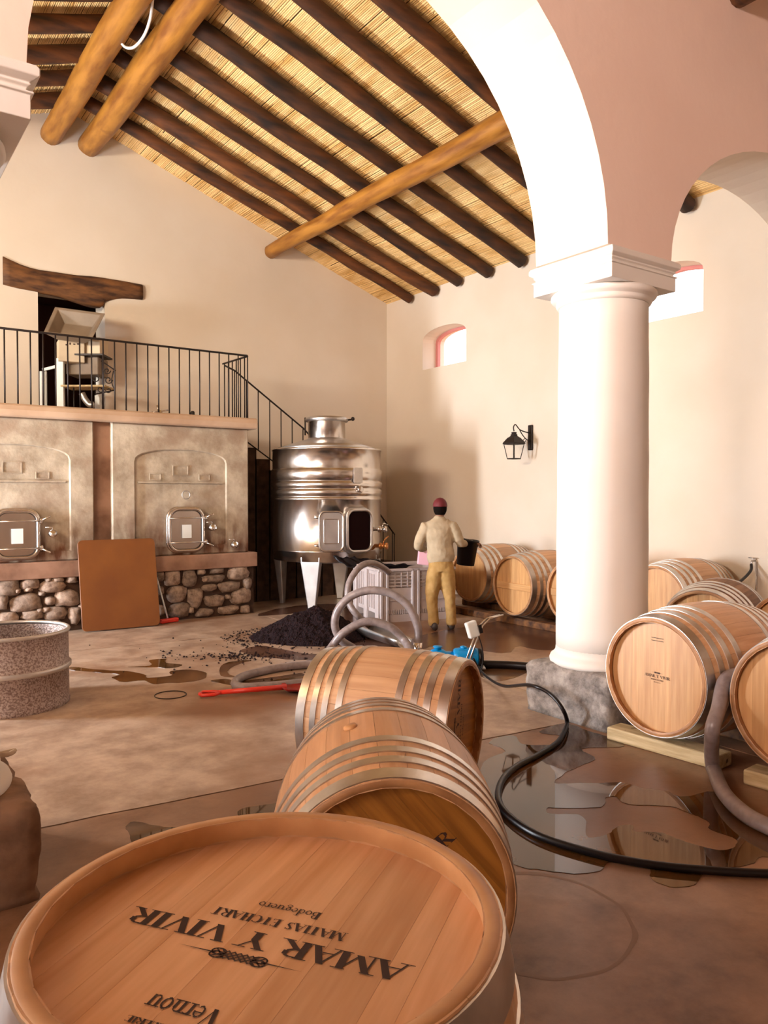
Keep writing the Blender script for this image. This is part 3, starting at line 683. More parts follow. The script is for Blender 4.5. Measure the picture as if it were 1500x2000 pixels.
HOOPS=[(.0,.068),(.112,.154),(.192,.234),(.288,.332)]
def barrel(L=1.03, re=.378, rb=.438, lying=True, nst=28, brand=None, roll=0.0, headroll=0.0, rim=None, hoops=HOOPS, bung=None, label=None, headmat=None, both=False, medal=False, staveM=None):
    """axis local z 0..L (z=L is the visible head); lying: axis -> +x, lowest point on z=0"""
    T = (Matrix.Translation((-L/2,0,rb+.004))@Matrix.Rotation(PI/2,4,'Y')@Matrix.Rotation(PI,4,'Z')) if lying else Matrix.Identity(4)
    Rr = Matrix.Rotation(roll,4,'Z')
    e=empty('wine_barrel')
    tag(e,label,'barrel')
    prof=lambda z: re+(rb-re)*(1-(2*z/L-1)**2)
    th=.028; NZ=14
    for k in range(nst):
        gap=.0006
        wv=[]; fv=[]
        a0=2*PI*k/nst; a1=2*PI*(k+1)/nst
        for i in range(NZ+1):
            z=L*i/NZ; r=prof(z)
            for q in range(4):
                a=a0+(a1-a0)*q/3; g_=gap/r*(1 if q==0 else -1 if q==3 else 0)
                rr=r-(.0010 if q in (0,3) else 0)
                wv.append(T@Rr@Vector((rr*math.cos(a+g_),rr*math.sin(a+g_),z)))
            for q in (3,0):
                a=a0 if q==0 else a1; g_=gap/r*(1 if q==0 else -1)
                wv.append(T@Rr@Vector(((r-th)*math.cos(a+g_),(r-th)*math.sin(a+g_),z)))
        for i in range(NZ):
            for q in range(6):
                if q==4: pass
                fv.append((i*6+q,i*6+(q+1)%6,(i+1)*6+(q+1)%6,(i+1)*6+q))
        fv.append(tuple(range(6))); fv.append(tuple(NZ*6+q for q in range(6)))
        o=MB().add(wv,fv).build('stave',staveM or M_oak,e)
    for zs in (0,1):
        for (f0,f1) in hoops:
            z0,z1=(f0*L,f1*L) if zs==0 else (L-f1*L,L-f0*L)
            z0=max(z0,.004); z1=min(z1,L-.004)
            o_=lambda z: prof(z)+.0042
            h=MB().lathe([(o_(z0),z0),(o_((z0+z1)/2),(z0+z1)/2),(o_(z1),z1)],84,T,cap=False)
            h.lathe([(prof(z0)-.003,z0),(o_(z0),z0)],84,T,cap=False); h.lathe([(o_(z1),z1),(prof(z1)-.003,z1)],84,T,cap=False)
            h.build('hoop',M_hoop,e,recalc=False)
    # heads
    rec=.045
    hr=re-th+.004+ (prof(rec)-re)
    npl=9; pw=2*hr/npl; JT=[0,.25,-.15,.2,-.2,.1,.3,-.1,-.2,0]
    hz=L-rec
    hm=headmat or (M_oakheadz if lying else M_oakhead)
    Hr=Matrix.Rotation(headroll,4,'Z')
    for k in range(npl):
        u0=-hr+(k+JT[k])*pw+.0002; u1=-hr+(k+1+JT[k+1])*pw-.0002
        pts=[]
        for q in range(7):
            u=u0+(u1-u0)*q/6; pts.append((u,math.sqrt(max(0,hr*hr-u*u))))
        for q in range(7):
            u=u1-(u1-u0)*q/6; pts.append((u,-math.sqrt(max(0,hr*hr-u*u))))
        # drop doubled end points on the rim
        cl=[]
        for p in pts:
            if not cl or (Vector(p)-Vector(cl[-1])).length>.0008: cl.append(p)
        if (Vector(cl[0])-Vector(cl[-1])).length<.0008: cl.pop()
        o=MB().prism([cl],lambda u,v,w:Vector((u,v,w)),hz-.02,hz).build('head_plank',hm,e); o.matrix_local=T@Hr
    MB().lathe([(hr,.03),(hr,rec)],48,T).build('rear_head',hm,e)
    # bare croze ring inside the rim, where the staves are cut back
    nb=MB().lathe([(re-th-.001,L-.001),(re-th+.001,L-.03),(hr-.004,hz),(hr-.004,hz-.01)],72,T,cap=False)
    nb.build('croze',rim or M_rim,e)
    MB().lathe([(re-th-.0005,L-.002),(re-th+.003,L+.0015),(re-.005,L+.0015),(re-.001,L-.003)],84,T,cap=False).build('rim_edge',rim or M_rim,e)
    if brand:
        mb=MB(); brand(mb,(lambda u,v,z: T@Vector((u,v,hz+z))),.0012)
        mb.build('lettering',M_print,e,recalc=False)
    if bung is not None:
        B=T@Matrix.Rotation(bung,4,'Z')@Matrix.Translation((rb-.004,0,L*.5))@Matrix.Rotation(PI/2,4,'Y')
        MB().lathe([(.024,0),(.027,.004),(.024,.013),(.0,.014)],20,B).build('bung',M_rimlight,e)
    return e
def copy_tree(o, parent=None):
    c=o.copy(); S.collection.objects.link(c); c.parent=parent
    for ch in list(o.children): copy_tree(ch,c)
    return c
# upright foreground barrel
TA=math.atan2(.819,-.573)        # heading of the text baseline on the head
def brandA(mb,fn,z):
    ca,sa=math.cos(TA),math.sin(TA)
    f=lambda u,v,w: fn(u*ca-v*sa,u*sa+v*ca,w)
    lettering(mb,'AMAR Y VIVIR',0,.0,.043,.49,f,z)
    lettering(mb,'MATIAS ETCHART',0,-.046,.022,.245,f,z)
    lettering(mb,'Bodeguero',0,-.088,.021,.118,f,z)
    ornament(mb,.012,.070,1.0,f,z)
    lettering(mb,'Vernou',.022,.186,.040,.115,f,z)
    lettering(mb,'TONNELLERIE',.022,.236,.012,.125,f,z)
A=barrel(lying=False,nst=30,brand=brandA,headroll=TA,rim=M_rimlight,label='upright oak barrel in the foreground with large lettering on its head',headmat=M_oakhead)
A.location=(.56,1.12,0)
def brandS(mb,fn,z):
    f=lambda u,v,w: fn(v,-u,w)
    small_brand(mb,f,z,.0,1.0)
    for k in range(2): strokes2d(mb,[(-.045,.245-.018*k),(.045,.245-.018*k)],.004,f,z)
def brandBig(deg):
    def br(mb,fn,z):
        a=math.radians(deg); ca,sa=math.cos(a),math.sin(a)
        f=lambda u,v,w: fn(u*sa+v*ca,-(u*ca-v*sa),w)
        lettering(mb,'AMAR Y VIVIR',0,.0,.045,.52,f,z); lettering(mb,'MATIAS ETCHART',0,-.048,.022,.25,f,z); lettering(mb,'Bodeguero',0,-.09,.021,.12,f,z); ornament(mb,0,.075,1.0,f,z)
    return br
B=barrel(L=.96,re=.386,rb=.424,brand=brandBig(41),headroll=PI/2+math.radians(41),roll=.1,bung=math.radians(18),label='lying oak barrel just behind the upright one, dark head facing the camera',rim=M_rim,headmat=M_headshade)
B.location=(1.66,2.335,0); B.rotation_euler=(0,0,-2.134)
C=barrel(L=.88,re=.366,rb=.404,brand=brandBig(80),headroll=PI/2+math.radians(80),roll=.05,label='pale lying oak barrel, farthest of the three in the middle of the floor',headmat=M_headshade)
C.location=(2.60,3.585,0); C.rotation_euler=(0,0,-1.01)
# rows on timber skids
row=[(4.775,3.02,3.12,'oak barrel lying beside the white column, small dark mark on its pale head'),
 (4.79,2.14,3.15,'oak barrel cut off by the right picture edge, on the nearer timber skid'),
 (7.57,7.09,3.07,'oak barrel by the wall between worker and column, whole head showing'),
 (7.59,6.17,3.14,'oak barrel by the wall with its head half hidden behind the column'),
 (7.98,8.42,3.14,'oak barrel by the wall just behind the black bucket'),
 (7.92,5.25,3.14,'oak barrel against the wall seen right of the column shaft'),
 (6.72,3.13,3.12,'stained oak barrel at the right picture edge behind the front row')]
proto=barrel(brand=brandS,headroll=PI/2,label=row[0][3],rim=M_rim)
SK=.085
for i,(x,y,a,lb) in enumerate(row):
    o=proto if i==0 else copy_tree(proto)
    o.location=(x,y,SK); o.rotation_euler=(0,0,a); o['label']=lb
    if i>=2:
        for ch in list(o.children):
            if ch.name.startswith('lettering'): bpy.data.objects.remove(ch)
    if i in (2,3): MB().box((.515-.045,-.335,.385),(.515-.022,.335,.470)).build('head_bar',M_oakheadz,o,bevel=.004)
    o['group']='oak barrels lying in rows on timber skids'
dk=copy_tree(proto); dk.location=(6.92,4.22,0.0); dk.rotation_euler=(0,0,3.45); dk['label']='weathered brown barrel behind the front row, below the wall tap'; M_oakdark=mat('weathered_oak', (.16,.07,.03), .7, col2=(.34,.18,.09), nscale=5, stretch=(.35,6,6), obvar=.25, contrast=(.3,.7))
for ch in dk.children:
    if ch.name.startswith('stave'): ch.material_slots[0].link='OBJECT'; ch.material_slots[0].material=M_oakdark
dk['group']='oak barrels lying in rows on timber skids'
# skids
WM=M_wood
def skid(p0,p1,w,h,label):
    p0=Vector(p0);p1=Vector(p1);t=(p1-p0);L_=t.length; a=math.atan2(t.y,t.x)-PI/2
    e=MB(); 
    e.box((-w/2,0,0),(w/2,L_,h)); o=e.build('timber_skid',WM,bevel=.012,seg=2); o.location=p0; o.rotation_euler=(0,0,a); tag(o,label,'timber'); return o
skid((4.42,3.46,0),(4.48,2.66,0),.17,.088,'pale squared timber under the barrel beside the column')
skid((4.40,2.46,0),(4.46,1.5,0),.17,.088,'pale squared timber under the barrel at the right picture edge')
WM=M_lintel
skid((5.10,3.46,0),(5.14,1.5,0),.12,.088,'rear timber bearing the two front right barrels, in shadow')
skid((7.25,9.0,0),(7.25,4.8,0),.14,.09,'long dark timber under the fronts of the wall barrels')
skid((7.9,9.0,0),(7.95,4.7,0),.12,.088,'long timber against the wall under the wall barrels')
skid((6.45,3.5,0),(6.45,2.6,0),.12,.088,'timber under the stained barrel behind the front row')

# ================================================================== FLOOR WET PATCHES AND PAINTED SHADE
def wob_loop(pts, amp=.02, sub=5, closed=True, seed=0):
    q=smooth_path(pts,sub,True); out=[]
    for i,p in enumerate(q):
        d_=Vector((noise.noise(Vector((p.x*7,p.y*7,seed))),noise.noise(Vector((p.x*7,p.y*7,seed+9))),0))*amp
        d_+=Vector((noise.noise(Vector((p.x*25,p.y*25,seed))),noise.noise(Vector((p.x*25,p.y*25,seed+9))),0))*amp*.4
        out.append((p.x+d_.x,p.y+d_.y))
    return out
def puddle(loops_px, label, m=M_wet, z=.0025, seed=0, amp=.02):
    loops=[wob_loop([G(x,y) for x,y in l],amp,4,True,seed+i) for i,l in enumerate(loops_px)]
    c=Vector(loops[0][0]); 
    o=MB().prism(loops,lambda u,v,w:(u,v,w),.0005,z).build('puddle',m,None,recalc=True); tag(o,label,'puddle',kind='stuff'); return o  # also builds the dark floor sheets, two of them painted shade
outerW=[(945,1490),(990,1468),(955,1452),(985,1438),(1010,1440),(1020,1455),(1060,1456),(1092,1451),(1098,1438),(1055,1430),(1100,1413),(1150,1428),(1190,1440),(1220,1458),(1138,1464),(1162,1484),(1120,1502),(1085,1530),(1150,1530),(1210,1528),(1250,1540),(1300,1545),(1330,1556),(1400,1548),(1450,1585),(1520,1625),(1620,1665),(1620,1720),(1500,1676),(1460,1690),(1390,1698),(1352,1727),(1310,1731),(1272,1712),(1265,1688),(1195,1683),(1170,1700),(1120,1708),(1060,1700),(1008,1690),(920,1650),(915,1560)]
holeW=[(1067,1578),(1100,1579),(1170,1575),(1190,1560),(1205,1558),(1230,1572),(1310,1575),(1350,1590),(1385,1605),(1390,1620),(1435,1640),(1428,1656),(1405,1660),(1360,1650),(1322,1640),(1290,1628),(1242,1625),(1232,1612),(1205,1615),(1190,1630),(1148,1636),(1146,1612),(1135,1596),(1110,1590),(1070,1589)]
puddle([outerW,holeW[::-1]],'large shallow puddle between the column and the lying barrel',amp=.022)
puddle([[(1185,1560-12),(1215,1512),(1262,1518),(1240,1524)]],'small wet spot inside the dry patch of the large puddle',amp=.01,seed=31) if False else None
puddle([[(242,1616),(262,1607),(300,1612),(345,1616),(400,1606),(455,1598),(400,1630),(300,1660),(262,1650),(256,1632)]],'thin puddle behind the upright barrel, left of its rim',seed=3)
puddle([[(468,1582),(500,1574),(560,1570),(560,1600),(500,1604),(472,1600)]],'small puddle between the upright barrel and the lying barrel',seed=5)
puddle([[(137,1303),(200,1309),(250,1311),(285,1319),(290,1324),(335,1320),(330,1312),(365,1308),(400,1314),(403,1324),(370,1332),(330,1334),(300,1336),(280,1330),(240,1332),(220,1324),(232,1318),(200,1314),(137,1308)]],'dark wine stained wet streak running from the zinc drum',seed=8,amp=.03)
puddle([[(250,1303),(295,1300),(292,1290),(322,1287),(325,1295),(355,1299),(330,1305),(300,1303)]],'short dark wet patch in front of the brown board',seed=9,amp=.03)
puddle([[(430,1320),(433,1300),(455,1292),(492,1290),(470,1296),(450,1306),(448,1318),(470,1322)]],'curved dark wet mark left of the hose loop',seed=10,amp=.02)
puddle([[(413,1330),(440,1326),(470,1330),(540,1322),(590,1315),(600,1330),(560,1340),(500,1345),(440,1336)]],'wet patch inside the floor hose loop',seed=11,amp=.02)
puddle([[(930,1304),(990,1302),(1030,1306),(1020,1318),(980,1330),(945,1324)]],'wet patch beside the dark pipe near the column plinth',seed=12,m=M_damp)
M_darkpatch=mat('darkened_concrete',(.075,.032,.02),.22,col2=(.15,.075,.048),nscale=4,detail=10,nrough=.65,spec=.5)  # darker floor tone, used for painted shade and the patch at the heap
puddle([[(836,1238),(900,1226),(985,1212),(1060,1222),(1130,1236),(1130,1262),(1060,1270),(1015,1262),(985,1276),(930,1270),(900,1282),(850,1262),(815,1270),(800,1250)]],'painted shade of bin and tank on the floor behind the pump',m=M_darkpatch,z=.0015,seed=21,amp=.05)  # shade of bin and tank, laid down as a dark floor sheet
puddle([[(470,1270),(520,1262),(600,1278),(655,1268),(700,1240),(760,1236),(800,1262),(740,1285),(680,1300),(620,1292),(540,1286),(500,1282)]],'dark patch of floor around the front of the pomace heap',m=M_darkpatch,z=.0015,seed=22,amp=.04)  # darker floor tone around the heap front
puddle([[(500,1202),(560,1186),(640,1180),(700,1186),(735,1205),(700,1225),(660,1222),(655,1196),(610,1192),(560,1200)]],'painted shade on the floor under the steel tank',m=M_darkpatch,z=.0015,seed=23,amp=.03)  # shade below the tank, laid down as a dark sheet
# ring stain left by a barrel
for (c_,r_,lb) in (((2.26,2.14,0),.375,'faint ring stain where a barrel stood right of the lying barrel'),):
    ring=[]; 
    mbr=MB(); n=90; vs=[];fs=[]
    for k in range(n):
        a=2*PI*k/n; w_=.008+.012*max(0,noise.noise(Vector((math.cos(a)*2,math.sin(a)*2,1)))) ; rr=r_+.012*noise.noise(Vector((math.cos(a)*2.5,math.sin(a)*2.5,4)))
        vs+= [(c_[0]+(rr-w_)*math.cos(a),c_[1]+(rr-w_)*math.sin(a),.0006),(c_[0]+(rr+w_)*math.cos(a),c_[1]+(rr+w_)*math.sin(a),.0006)]
    for k in range(n): fs.append((2*k,2*k+1,(2*k+3)%(2*n),(2*k+2)%(2*n)))
    o=mbr.add(vs,fs).build('ring_stain',mat('dried_wine',(.20,.10,.05),.5)); tag(o,lb,'stain')

# ================================================================== POMACE
bm=bmesh.new(); NX=90
pc=Vector((4.56,8.02,0)); 
grid=[]
rp_=random.Random(3)
for i in range(NX+1):
    rw=[]
    for j in range(NX+1):
        u=-1+2*i/NX; v=-1+2*j/NX
        p=Rv*u*.74+Vector((Fv.x,Fv.y,0)).normalized()*v*.62
        # asymmetric mound, long tail to the left
        d_=math.hypot((u-.18)/(1.12 if u<.18 else .80),v*1.05)
        h=.36*max(0,1-d_**1.25)
        h+=(.035*noise.noise(Vector((u*5,v*5,0)))+.022*noise.noise(Vector((u*17,v*17,3))))*(1 if h>0 else 0)
        h+=rp_.uniform(-.008,.008)
        if h<.012: h=-.01
        rw.append(bm.verts.new(pc+p+Vector((0,0,h))))
    grid.append(rw)
for i in range(NX):
    for j in range(NX):
        q=[grid[i][j],grid[i+1][j],grid[i+1][j+1],grid[i][j+1]]
        if all(w.co.z<0 for w in q): continue
        bm.faces.new(q)
for v in list(bm.verts):
    if not v.link_faces: bm.verts.remove(v)
me=bpy.data.meshes.new('pomace_heap'); bm.to_mesh(me); bm.free(); me.materials.append(M_pomace)
o=bpy.data.objects.new('pomace_heap',me); S.collection.objects.link(o); tag(o,'heap of black grape pomace on the floor below the steel tank','pomace',kind='stuff')
cr_=MB()
for k in range(900):
    q=rp_.random()
    if q<.6:
        a=rp_.uniform(0,2*PI); r=rp_.uniform(.7,1.15)
        p=pc+Rv*(math.cos(a)*r*.80-.1)+Vector((Fv.x,Fv.y,0))*math.sin(a)*r*.66
    elif q<.85: p=G(rp_.gauss(470,60),rp_.gauss(1282,4))
    else: p=G(rp_.gauss(540,130),rp_.gauss(1275,22))
    s=rp_.uniform(.006,.020); 
    if (p-pc).length<.6 : continue
    M=Matrix.Translation(p+Vector((0,0,s*.3)))@Matrix.Rotation(rp_.uniform(0,6),4,'Z')
    cr_.add([M@Vector(w) for w in ((s,0,0),(0,s*.7,0),(-s,0,0),(0,-s*.7,0),(0,0,s*.6),(0,0,-s*.3))],[(0,1,4),(1,2,4),(2,3,4),(3,0,4),(1,0,5),(2,1,5),(3,2,5),(0,3,5)])
o=cr_.build('pomace_crumbs',M_pomace); tag(o,'crumbs of black pomace scattered around the heap','pomace',kind='stuff')

# ================================================================== THINGS ON THE FLOOR
# zinc drum
dm=empty('zinc_drum',(1.12,6.83,0)); tag(dm,'perforated zinc drum without lid at the left picture edge','drum')
dl=MB(); n=64; prof=[(.455,.0),(.46,.03),(.452,.05),(.450,.28),(.462,.29),(.462,.33),(.450,.34),(.448,.56),(.455,.585)]
dl.lathe(prof,64,cap=False); dl.lathe([(.44,.02),(.438,.58)],64,cap=False); dl.lathe([(.45,.005),(.02,.006)],48)
dl.build('drum_wall',M_drum,dm)
MB().tube([(.448*math.cos(a),.448*math.sin(a),.595) for a in [k*PI/32 for k in range(64)]],.016,8,True).build('rolled_rim',M_zinc,dm)
MB().lathe([(.463,.29),(.470,.295),(.470,.325),(.463,.33)],64,cap=False).build('band',M_zinc,dm)
# brown board
b0=G(160,1236); b1=G(312,1222); tdir=(b1-b0).normalized(); bc=(b0+b1)/2
lean=Vector((0,.20,1.06)); 
e=MB(); W_=(b1-b0).length; H_=1.13; ld_=lean.normalized()
perp=tdir.cross(ld_).normalized()
e.prism([rrect(W_,H_,.06,5)],lambda u,v,w:bc+tdir*u+ld_*(v+H_/2+.012)+perp*w+Vector((0,-.02,.0)),-.012,.012)
o=e.build('panel_board',M_board,bevel=.004); tag(o,'orange-brown board with rounded corners leaning on the stone base','board')
# squeegee
e=empty('floor_squeegee',G(328,1216)); tag(e,'red headed floor brush with a white stick beside the brown board','brush'); o0=Vector(e.location)
a=on(306,1128,1,10.0); MB().tube([Vector((0,0,.05)),a-o0],.011,8).build('handle',M_white,e)
hd=G(313,1219)-o0; hd2=G(347,1214)-o0; 
m_=Matrix.Identity(4); u=(hd2-hd).normalized(); ang=math.atan2(u.y,u.x)
MB().box((-(hd2-hd).length/2,-.035,.005),((hd2-hd).length/2,.035,.06),Matrix.Translation((hd+hd2)/2)@Matrix.Rotation(ang,4,'Z')).build('brush_head',M_red,e,bevel=.015,seg=2)
# red shovel
p0=G(390,1361); p1=G(560,1353); p2=G(596,1353)
e=empty('red_shovel',p0); tag(e,'red plastic shovel lying on the floor behind the pale barrel','shovel')
t=(p1-p0).normalized(); s_=Vector((-t.y,t.x,0))
hl=MB(); hl.tube([t*.16+Vector((0,0,.03)),t*(p1-p0).length+Vector((0,0,.05))],[.020,.024],10); hl.build('shaft',M_red,e)
gr=MB(); gr.tube([t*.18+Vector((0,0,.03)),t*.12+s_*.05+Vector((0,0,.025)),t*.02+s_*.055+Vector((0,0,.025)),t*.0+Vector((0,0,.025)),t*.02-s_*.055+Vector((0,0,.025)),t*.12-s_*.05+Vector((0,0,.025)),t*.18+Vector((0,0,.03))],.015,8); gr.build('grip',M_red,e)
L1=(p1-p0).length; bl=MB()
vs=[];fs=[]
for i in range(7):
    for j in range(7):
        u=L1-.04+i*.05; v=(j-3)*.042*(1 if i>0 else .6); z=.012+.05*abs((j-3)/3.)**2*(1-i/8)+(.05 if i==0 else 0)*(1-abs(j-3)/3)
        vs.append(t*u+s_*v+Vector((0,0,z)))
for i in range(6):
    for j in range(6): fs.append((i*7+j,i*7+j+1,(i+1)*7+j+1,(i+1)*7+j))
o=bl.add(vs,fs,True).build('blade',M_redmetal,e); md=o.modifiers.new('s','SOLIDIFY'); md.thickness=.006; md.offset=1
# grey suction hoses
def hose(name,pts,r,m,label,ribs=False,sub=8,zmin=None):
    q=smooth_path(pts,sub)
    if isinstance(r,tuple): r=[r[0]+(r[1]-r[0])*min(1,i/(len(q)*.55)) for i in range(len(q))]
    if zmin is not None:
        for p in q: p.z=max(p.z,zmin)
    o=MB().tube(q,r,12).build(name,m); tag(o,label,'hose'); return o
P=PD
h1=[P(690,1266,8.45),P(666,1250,8.40),P(654,1222,8.38),P(660,1192,8.36),P(685,1165,8.34),P(723,1153,8.32),P(768,1161,8.30),P(800,1187,8.28),P(816,1226,8.26),P(816,1262,8.25)]
o=hose('suction_hose',h1,.044,M_hose,'stiff grey hose standing in a wide loop in front of the grey bin')
cp=empty('hose_coupling',P(814,1268,8.25)); 
bpy.data.objects.remove(cp)
o2=MB().tube([P(816,1255,8.25),P(815,1280,8.25)],.05,12).build('coupling',M_steel,o); o2['label']='steel coupling on the hose end'
h2=[G(632,1292,.05),P(645,1268,8.15),P(672,1235,8.18),P(717,1214,8.2),P(762,1225,8.2),P(792,1254,8.18),G(806,1285,.05)]
hose('suction_hose',h2,.044,M_hose,'stiff grey hose in the lower front arc above the pale barrel')
h3=[P(760,1118,9.9),P(738,1103,9.7),P(718,1100,9.5),P(698,1112,9.35),P(681,1142,9.25),P(682,1178,9.2),P(702,1206,9.2),G(722,1222,.045),G(742,1232,.045)]
hose('suction_hose',h3,.040,M_hose,'grey hose arching highest, leaning on the left corner of the grey bin',zmin=.045)
hose('suction_hose',[G(640,1296,.038),G(600,1298,.038),G(560,1302,.038),G(520,1309,.038),G(478,1320,.038),G(459,1333,.038),G(472,1342,.038),G(520,1340,.038),G(570,1336,.038),G(620,1330,.038)],.038,M_hose,'grey hose lying flat on the floor in a bend beside the red shovel',zmin=.038)
hose('black_hose',[P(925,1287,7.2),G(935,1305,.06),G(955,1325,.03),G(985,1340,.05),on(1035,1338,0,4.30),on(1075,1356,0,4.30),on(1100,1387,0,4.30),on(1107,1416,0,4.33),G(1090,1449,.015),G(1050,1475,.018),G(1010,1496,.02),G(982,1522,.02),G(973,1556,.02),G(990,1590,.02),G(1050,1631,.02),G(1150,1664,.02),G(1250,1685,.02),G(1350,1697,.02),G(1500,1706,.02),G(1700,1708,.02)],(.010,.019),M_blk,'long thin black hose looping across the wet floor round the column plinth',zmin=.018)
hose('black_pipe',[G(905,1296,.04),G(940,1297,.04),G(1000,1299,.04),G(1060,1304,.04)],.038,M_blk,'straight dark pipe on the floor running to the column plinth')
hose('suction_hose',[Vector((4.50,2.585,.60)),Vector((4.34,2.585,.58)),on(1403,1385,0,4.20),on(1391,1430,0,4.11),G(1392,1500,.045)+Vector((0,0,0)),G(1412,1546,.045),G(1450,1586,.045),G(1505,1616,.045),G(1620,1660,.045)],.042,M_hose,'thick grey hose hanging between the two front right barrels onto the floor',zmin=.045)
# loop of wire on the floor
o=MB().tube([G(333,1357,.004)+Vector((.13*math.cos(a),.13*math.sin(a),0)) for a in [k*PI/16 for k in range(32)]],.004,5,True).build('wire_ring',M_iron); tag(o,'thin dark wire ring lying on the floor left of the shovel grip','ring')
# steel chute
e=empty('steel_chute',G(745,1256)); tag(e,'dull steel scoop lying on the floor inside the hose loops','scoop')
a=G(703,1240)-e.location; b=G(790,1268)-e.location; t=(b-a).normalized(); s_=Vector((-t.y,t.x,0)); vs=[];fs=[]
for i in range(9):
    q=i/8; c=a.lerp(b,q); w=.17-.07*q
    for j in range(11):
        an=PI*(j/10); rim_=1
        vs.append(c+s_*w*math.cos(an)+Vector((0,0,w*(1.02-math.sin(an))+.005)))
for i in range(8):
    for j in range(10): fs.append((i*11+j,i*11+j+1,(i+1)*11+j+1,(i+1)*11+j))
o=MB().add(vs,fs,True).build('scoop_body',M_steelrough,e); md=o.modifiers.new('s','SOLIDIFY'); md.thickness=.006
# pump
e=empty('transfer_pump',G(885,1308)); tag(e,'blue electric transfer pump on a trolley behind the pale barrel','pump'); o0=Vector(e.location)
fh=Vector((Fv.x,Fv.y,0)).normalized()
X_=lambda r_,u_,f_: Rv*r_+Vector((0,0,u_))+fh*f_
RM=Matrix(((Rv.x,fh.x,0,0),(Rv.y,fh.y,0,0),(0,0,1,0),(0,0,0,1)))
mot=MB(); Mo=RM@Matrix.Translation((.02,0,.125))@Matrix.Rotation(PI/2,4,'Y')
mot.lathe([(.0,-.02),(.07,-.02),(.085,0),(.088,.03),(.088,.20),(.08,.22),(.05,.225)],28,Mo)
for k in range(10):
    a=2*PI*k/10; mot.box((.086*math.cos(a)-.004,.086*math.sin(a)-.004,.03),(.086*math.cos(a)+.004,.086*math.sin(a)+.004,.19),Mo)
mto=mot.build('motor',M_blue,e)
ph_=MB(); ph_.lathe([(.0,-.24),(.06,-.24),(.075,-.22),(.075,-.12),(.055,-.09),(.055,-.02)],28,Mo)
ph_.lathe([(.035,0),(.035,.05),(.045,.055),(.045,.065)],18,RM@Matrix.Translation((-.15,0,.165))); ph_.lathe([(.03,0),(.035,.02),(.0,.03)],14,RM@Matrix.Translation((.10,0,.205)))
ph_.build('pump_head',M_blue,e)
MB().lathe([(.084,.0),(.086,.03),(.06,.05),(.0,.05)],24,RM@Matrix.Translation((.24,0,.125))@Matrix.Rotation(PI/2,4,'Y')).build('fan_cover',M_blk,mto)
tr=MB(); tr.box((-.25,-.12,.030),(.30,.12,.040),RM); tr.build('trolley_plate',M_steelrough,e)
for sx in (-.18,.22):
    for sy in (-.12,.12): MB().lathe([(.02,-.015),(.035,-.015),(.035,.015),(.02,.015)],18,RM@Matrix.Translation((sx,sy,.035))@Matrix.Rotation(PI/2,4,'X')).build('wheel',M_blk,e)
for s in (0,1):
    dz=.0 if s==0 else 1
    hp=[P(905,1306,7.35),P(922,1256,7.42),P(936,1222,7.47),P(950,1208,7.52),P(976,1201,7.60)]
    off=Rv*(.034*s)
    MB().tube([Vector(q)+off-o0 for q in hp],.0095,8).build('trolley_handle',M_steel,e)
bxp=PD(922,1229,7.34)-o0
MB().box((-.05,-.03,-.08),(.055,.04,.075),Matrix.Translation(bxp)@RM@Matrix.Rotation(-.28,4,'Y')@Matrix.Rotation(.35,4,'Z')).build('switch_box',M_white,e,bevel=.012,seg=2)
MB().box((.03,-.045,-.05),(.062,-.031,.03),Matrix.Translation(bxp+Rv*.02)@RM@Matrix.Rotation(-.28,4,'Y')@Matrix.Rotation(.35,4,'Z')).build('switch_knob',M_blk,e)
MB().tube(smooth_path([bxp+Rv*.06+Vector((0,0,-.06)),bxp+Rv*.10+Vector((0,0,-.20)),bxp+Rv*.09+Vector((0,0,-.38)),bxp+Rv*.0+Vector((0,0,-.50))],5),.006,6).build('cable',M_blk,e)

# ================================================================== HARVEST BIN
bo=G(742,1217); BA=math.radians(-14)
bu=Vector((math.cos(BA),math.sin(BA),0)); bv=Vector((-math.sin(BA),math.cos(BA),0))
BW,BD,BH=1.08,1.0,.71
e=empty('harvest_bin',bo,BA); tag(e,'grey plastic harvest bin with louvred sides in front of the worker','bin')
bn=MB(); w=.03; z0=.10
def bwall(u0,v0,u1,v1):
    # a wall panel with posts
    pass
bn.box((w,w,z0),(BW-w,BD-w,z0+.03))
bn.box((0,.012,z0),(BW,.03,.45)); bn.box((0,.012,.45),(.13,.03,BH)); bn.box((BW-.13,.012,.45),(BW,.03,BH)); bn.box((.47,.012,.45),(.61,.03,BH))
bn.box((0,BD-.03,z0),(BW,BD-.012,BH)); bn.box((BW-.03,0,z0),(BW-.012,BD,BH)); bn.box((.012,0,z0),(.03,BD,BH))
bn.build('bin_wall',M_bin,e,bevel=.004)
for x in (0,.45,BW-.115):
    pp=MB(); pp.box((x,-.03,.0),(x+.035,.02,BH)); pp.box((x+.08,-.03,.0),(x+.115,.02,BH)); pp.box((x+.03,-.015,.0),(x+.085,.02,BH)); pp.build('corner_post',M_bin,e,bevel=.005)
for y in (.0,.45,BD-.115):
    pp=MB(); pp.box((-.03,y,.0),(.02,y+.115,BH)); pp.build('corner_post',M_bin,e,bevel=.008)
for bay in ((.12,.45),(.57,.96)):
    for k in range(5):
        MB().box((bay[0],-.005,.47+k*.045),(bay[1],.022,.487+k*.045),).build('louvre',M_bin,e)
    for k in range(3): MB().box((bay[0]+.09*(k+1),-.008,.46),(bay[0]+.09*(k+1)+.012,.02,.69)).build('louvre_upright',M_bin,e)
    MB().box((bay[0],-.006,.28),(bay[1],.014,.295)).build('rib',M_bin,e)
    for k in range(10):
        x=bay[0]+.01+k*(bay[1]-bay[0]-.02)/10
        MB().box((x,-.004,.105),(x+.018,.016,.16)).build('rib',M_bin,e)
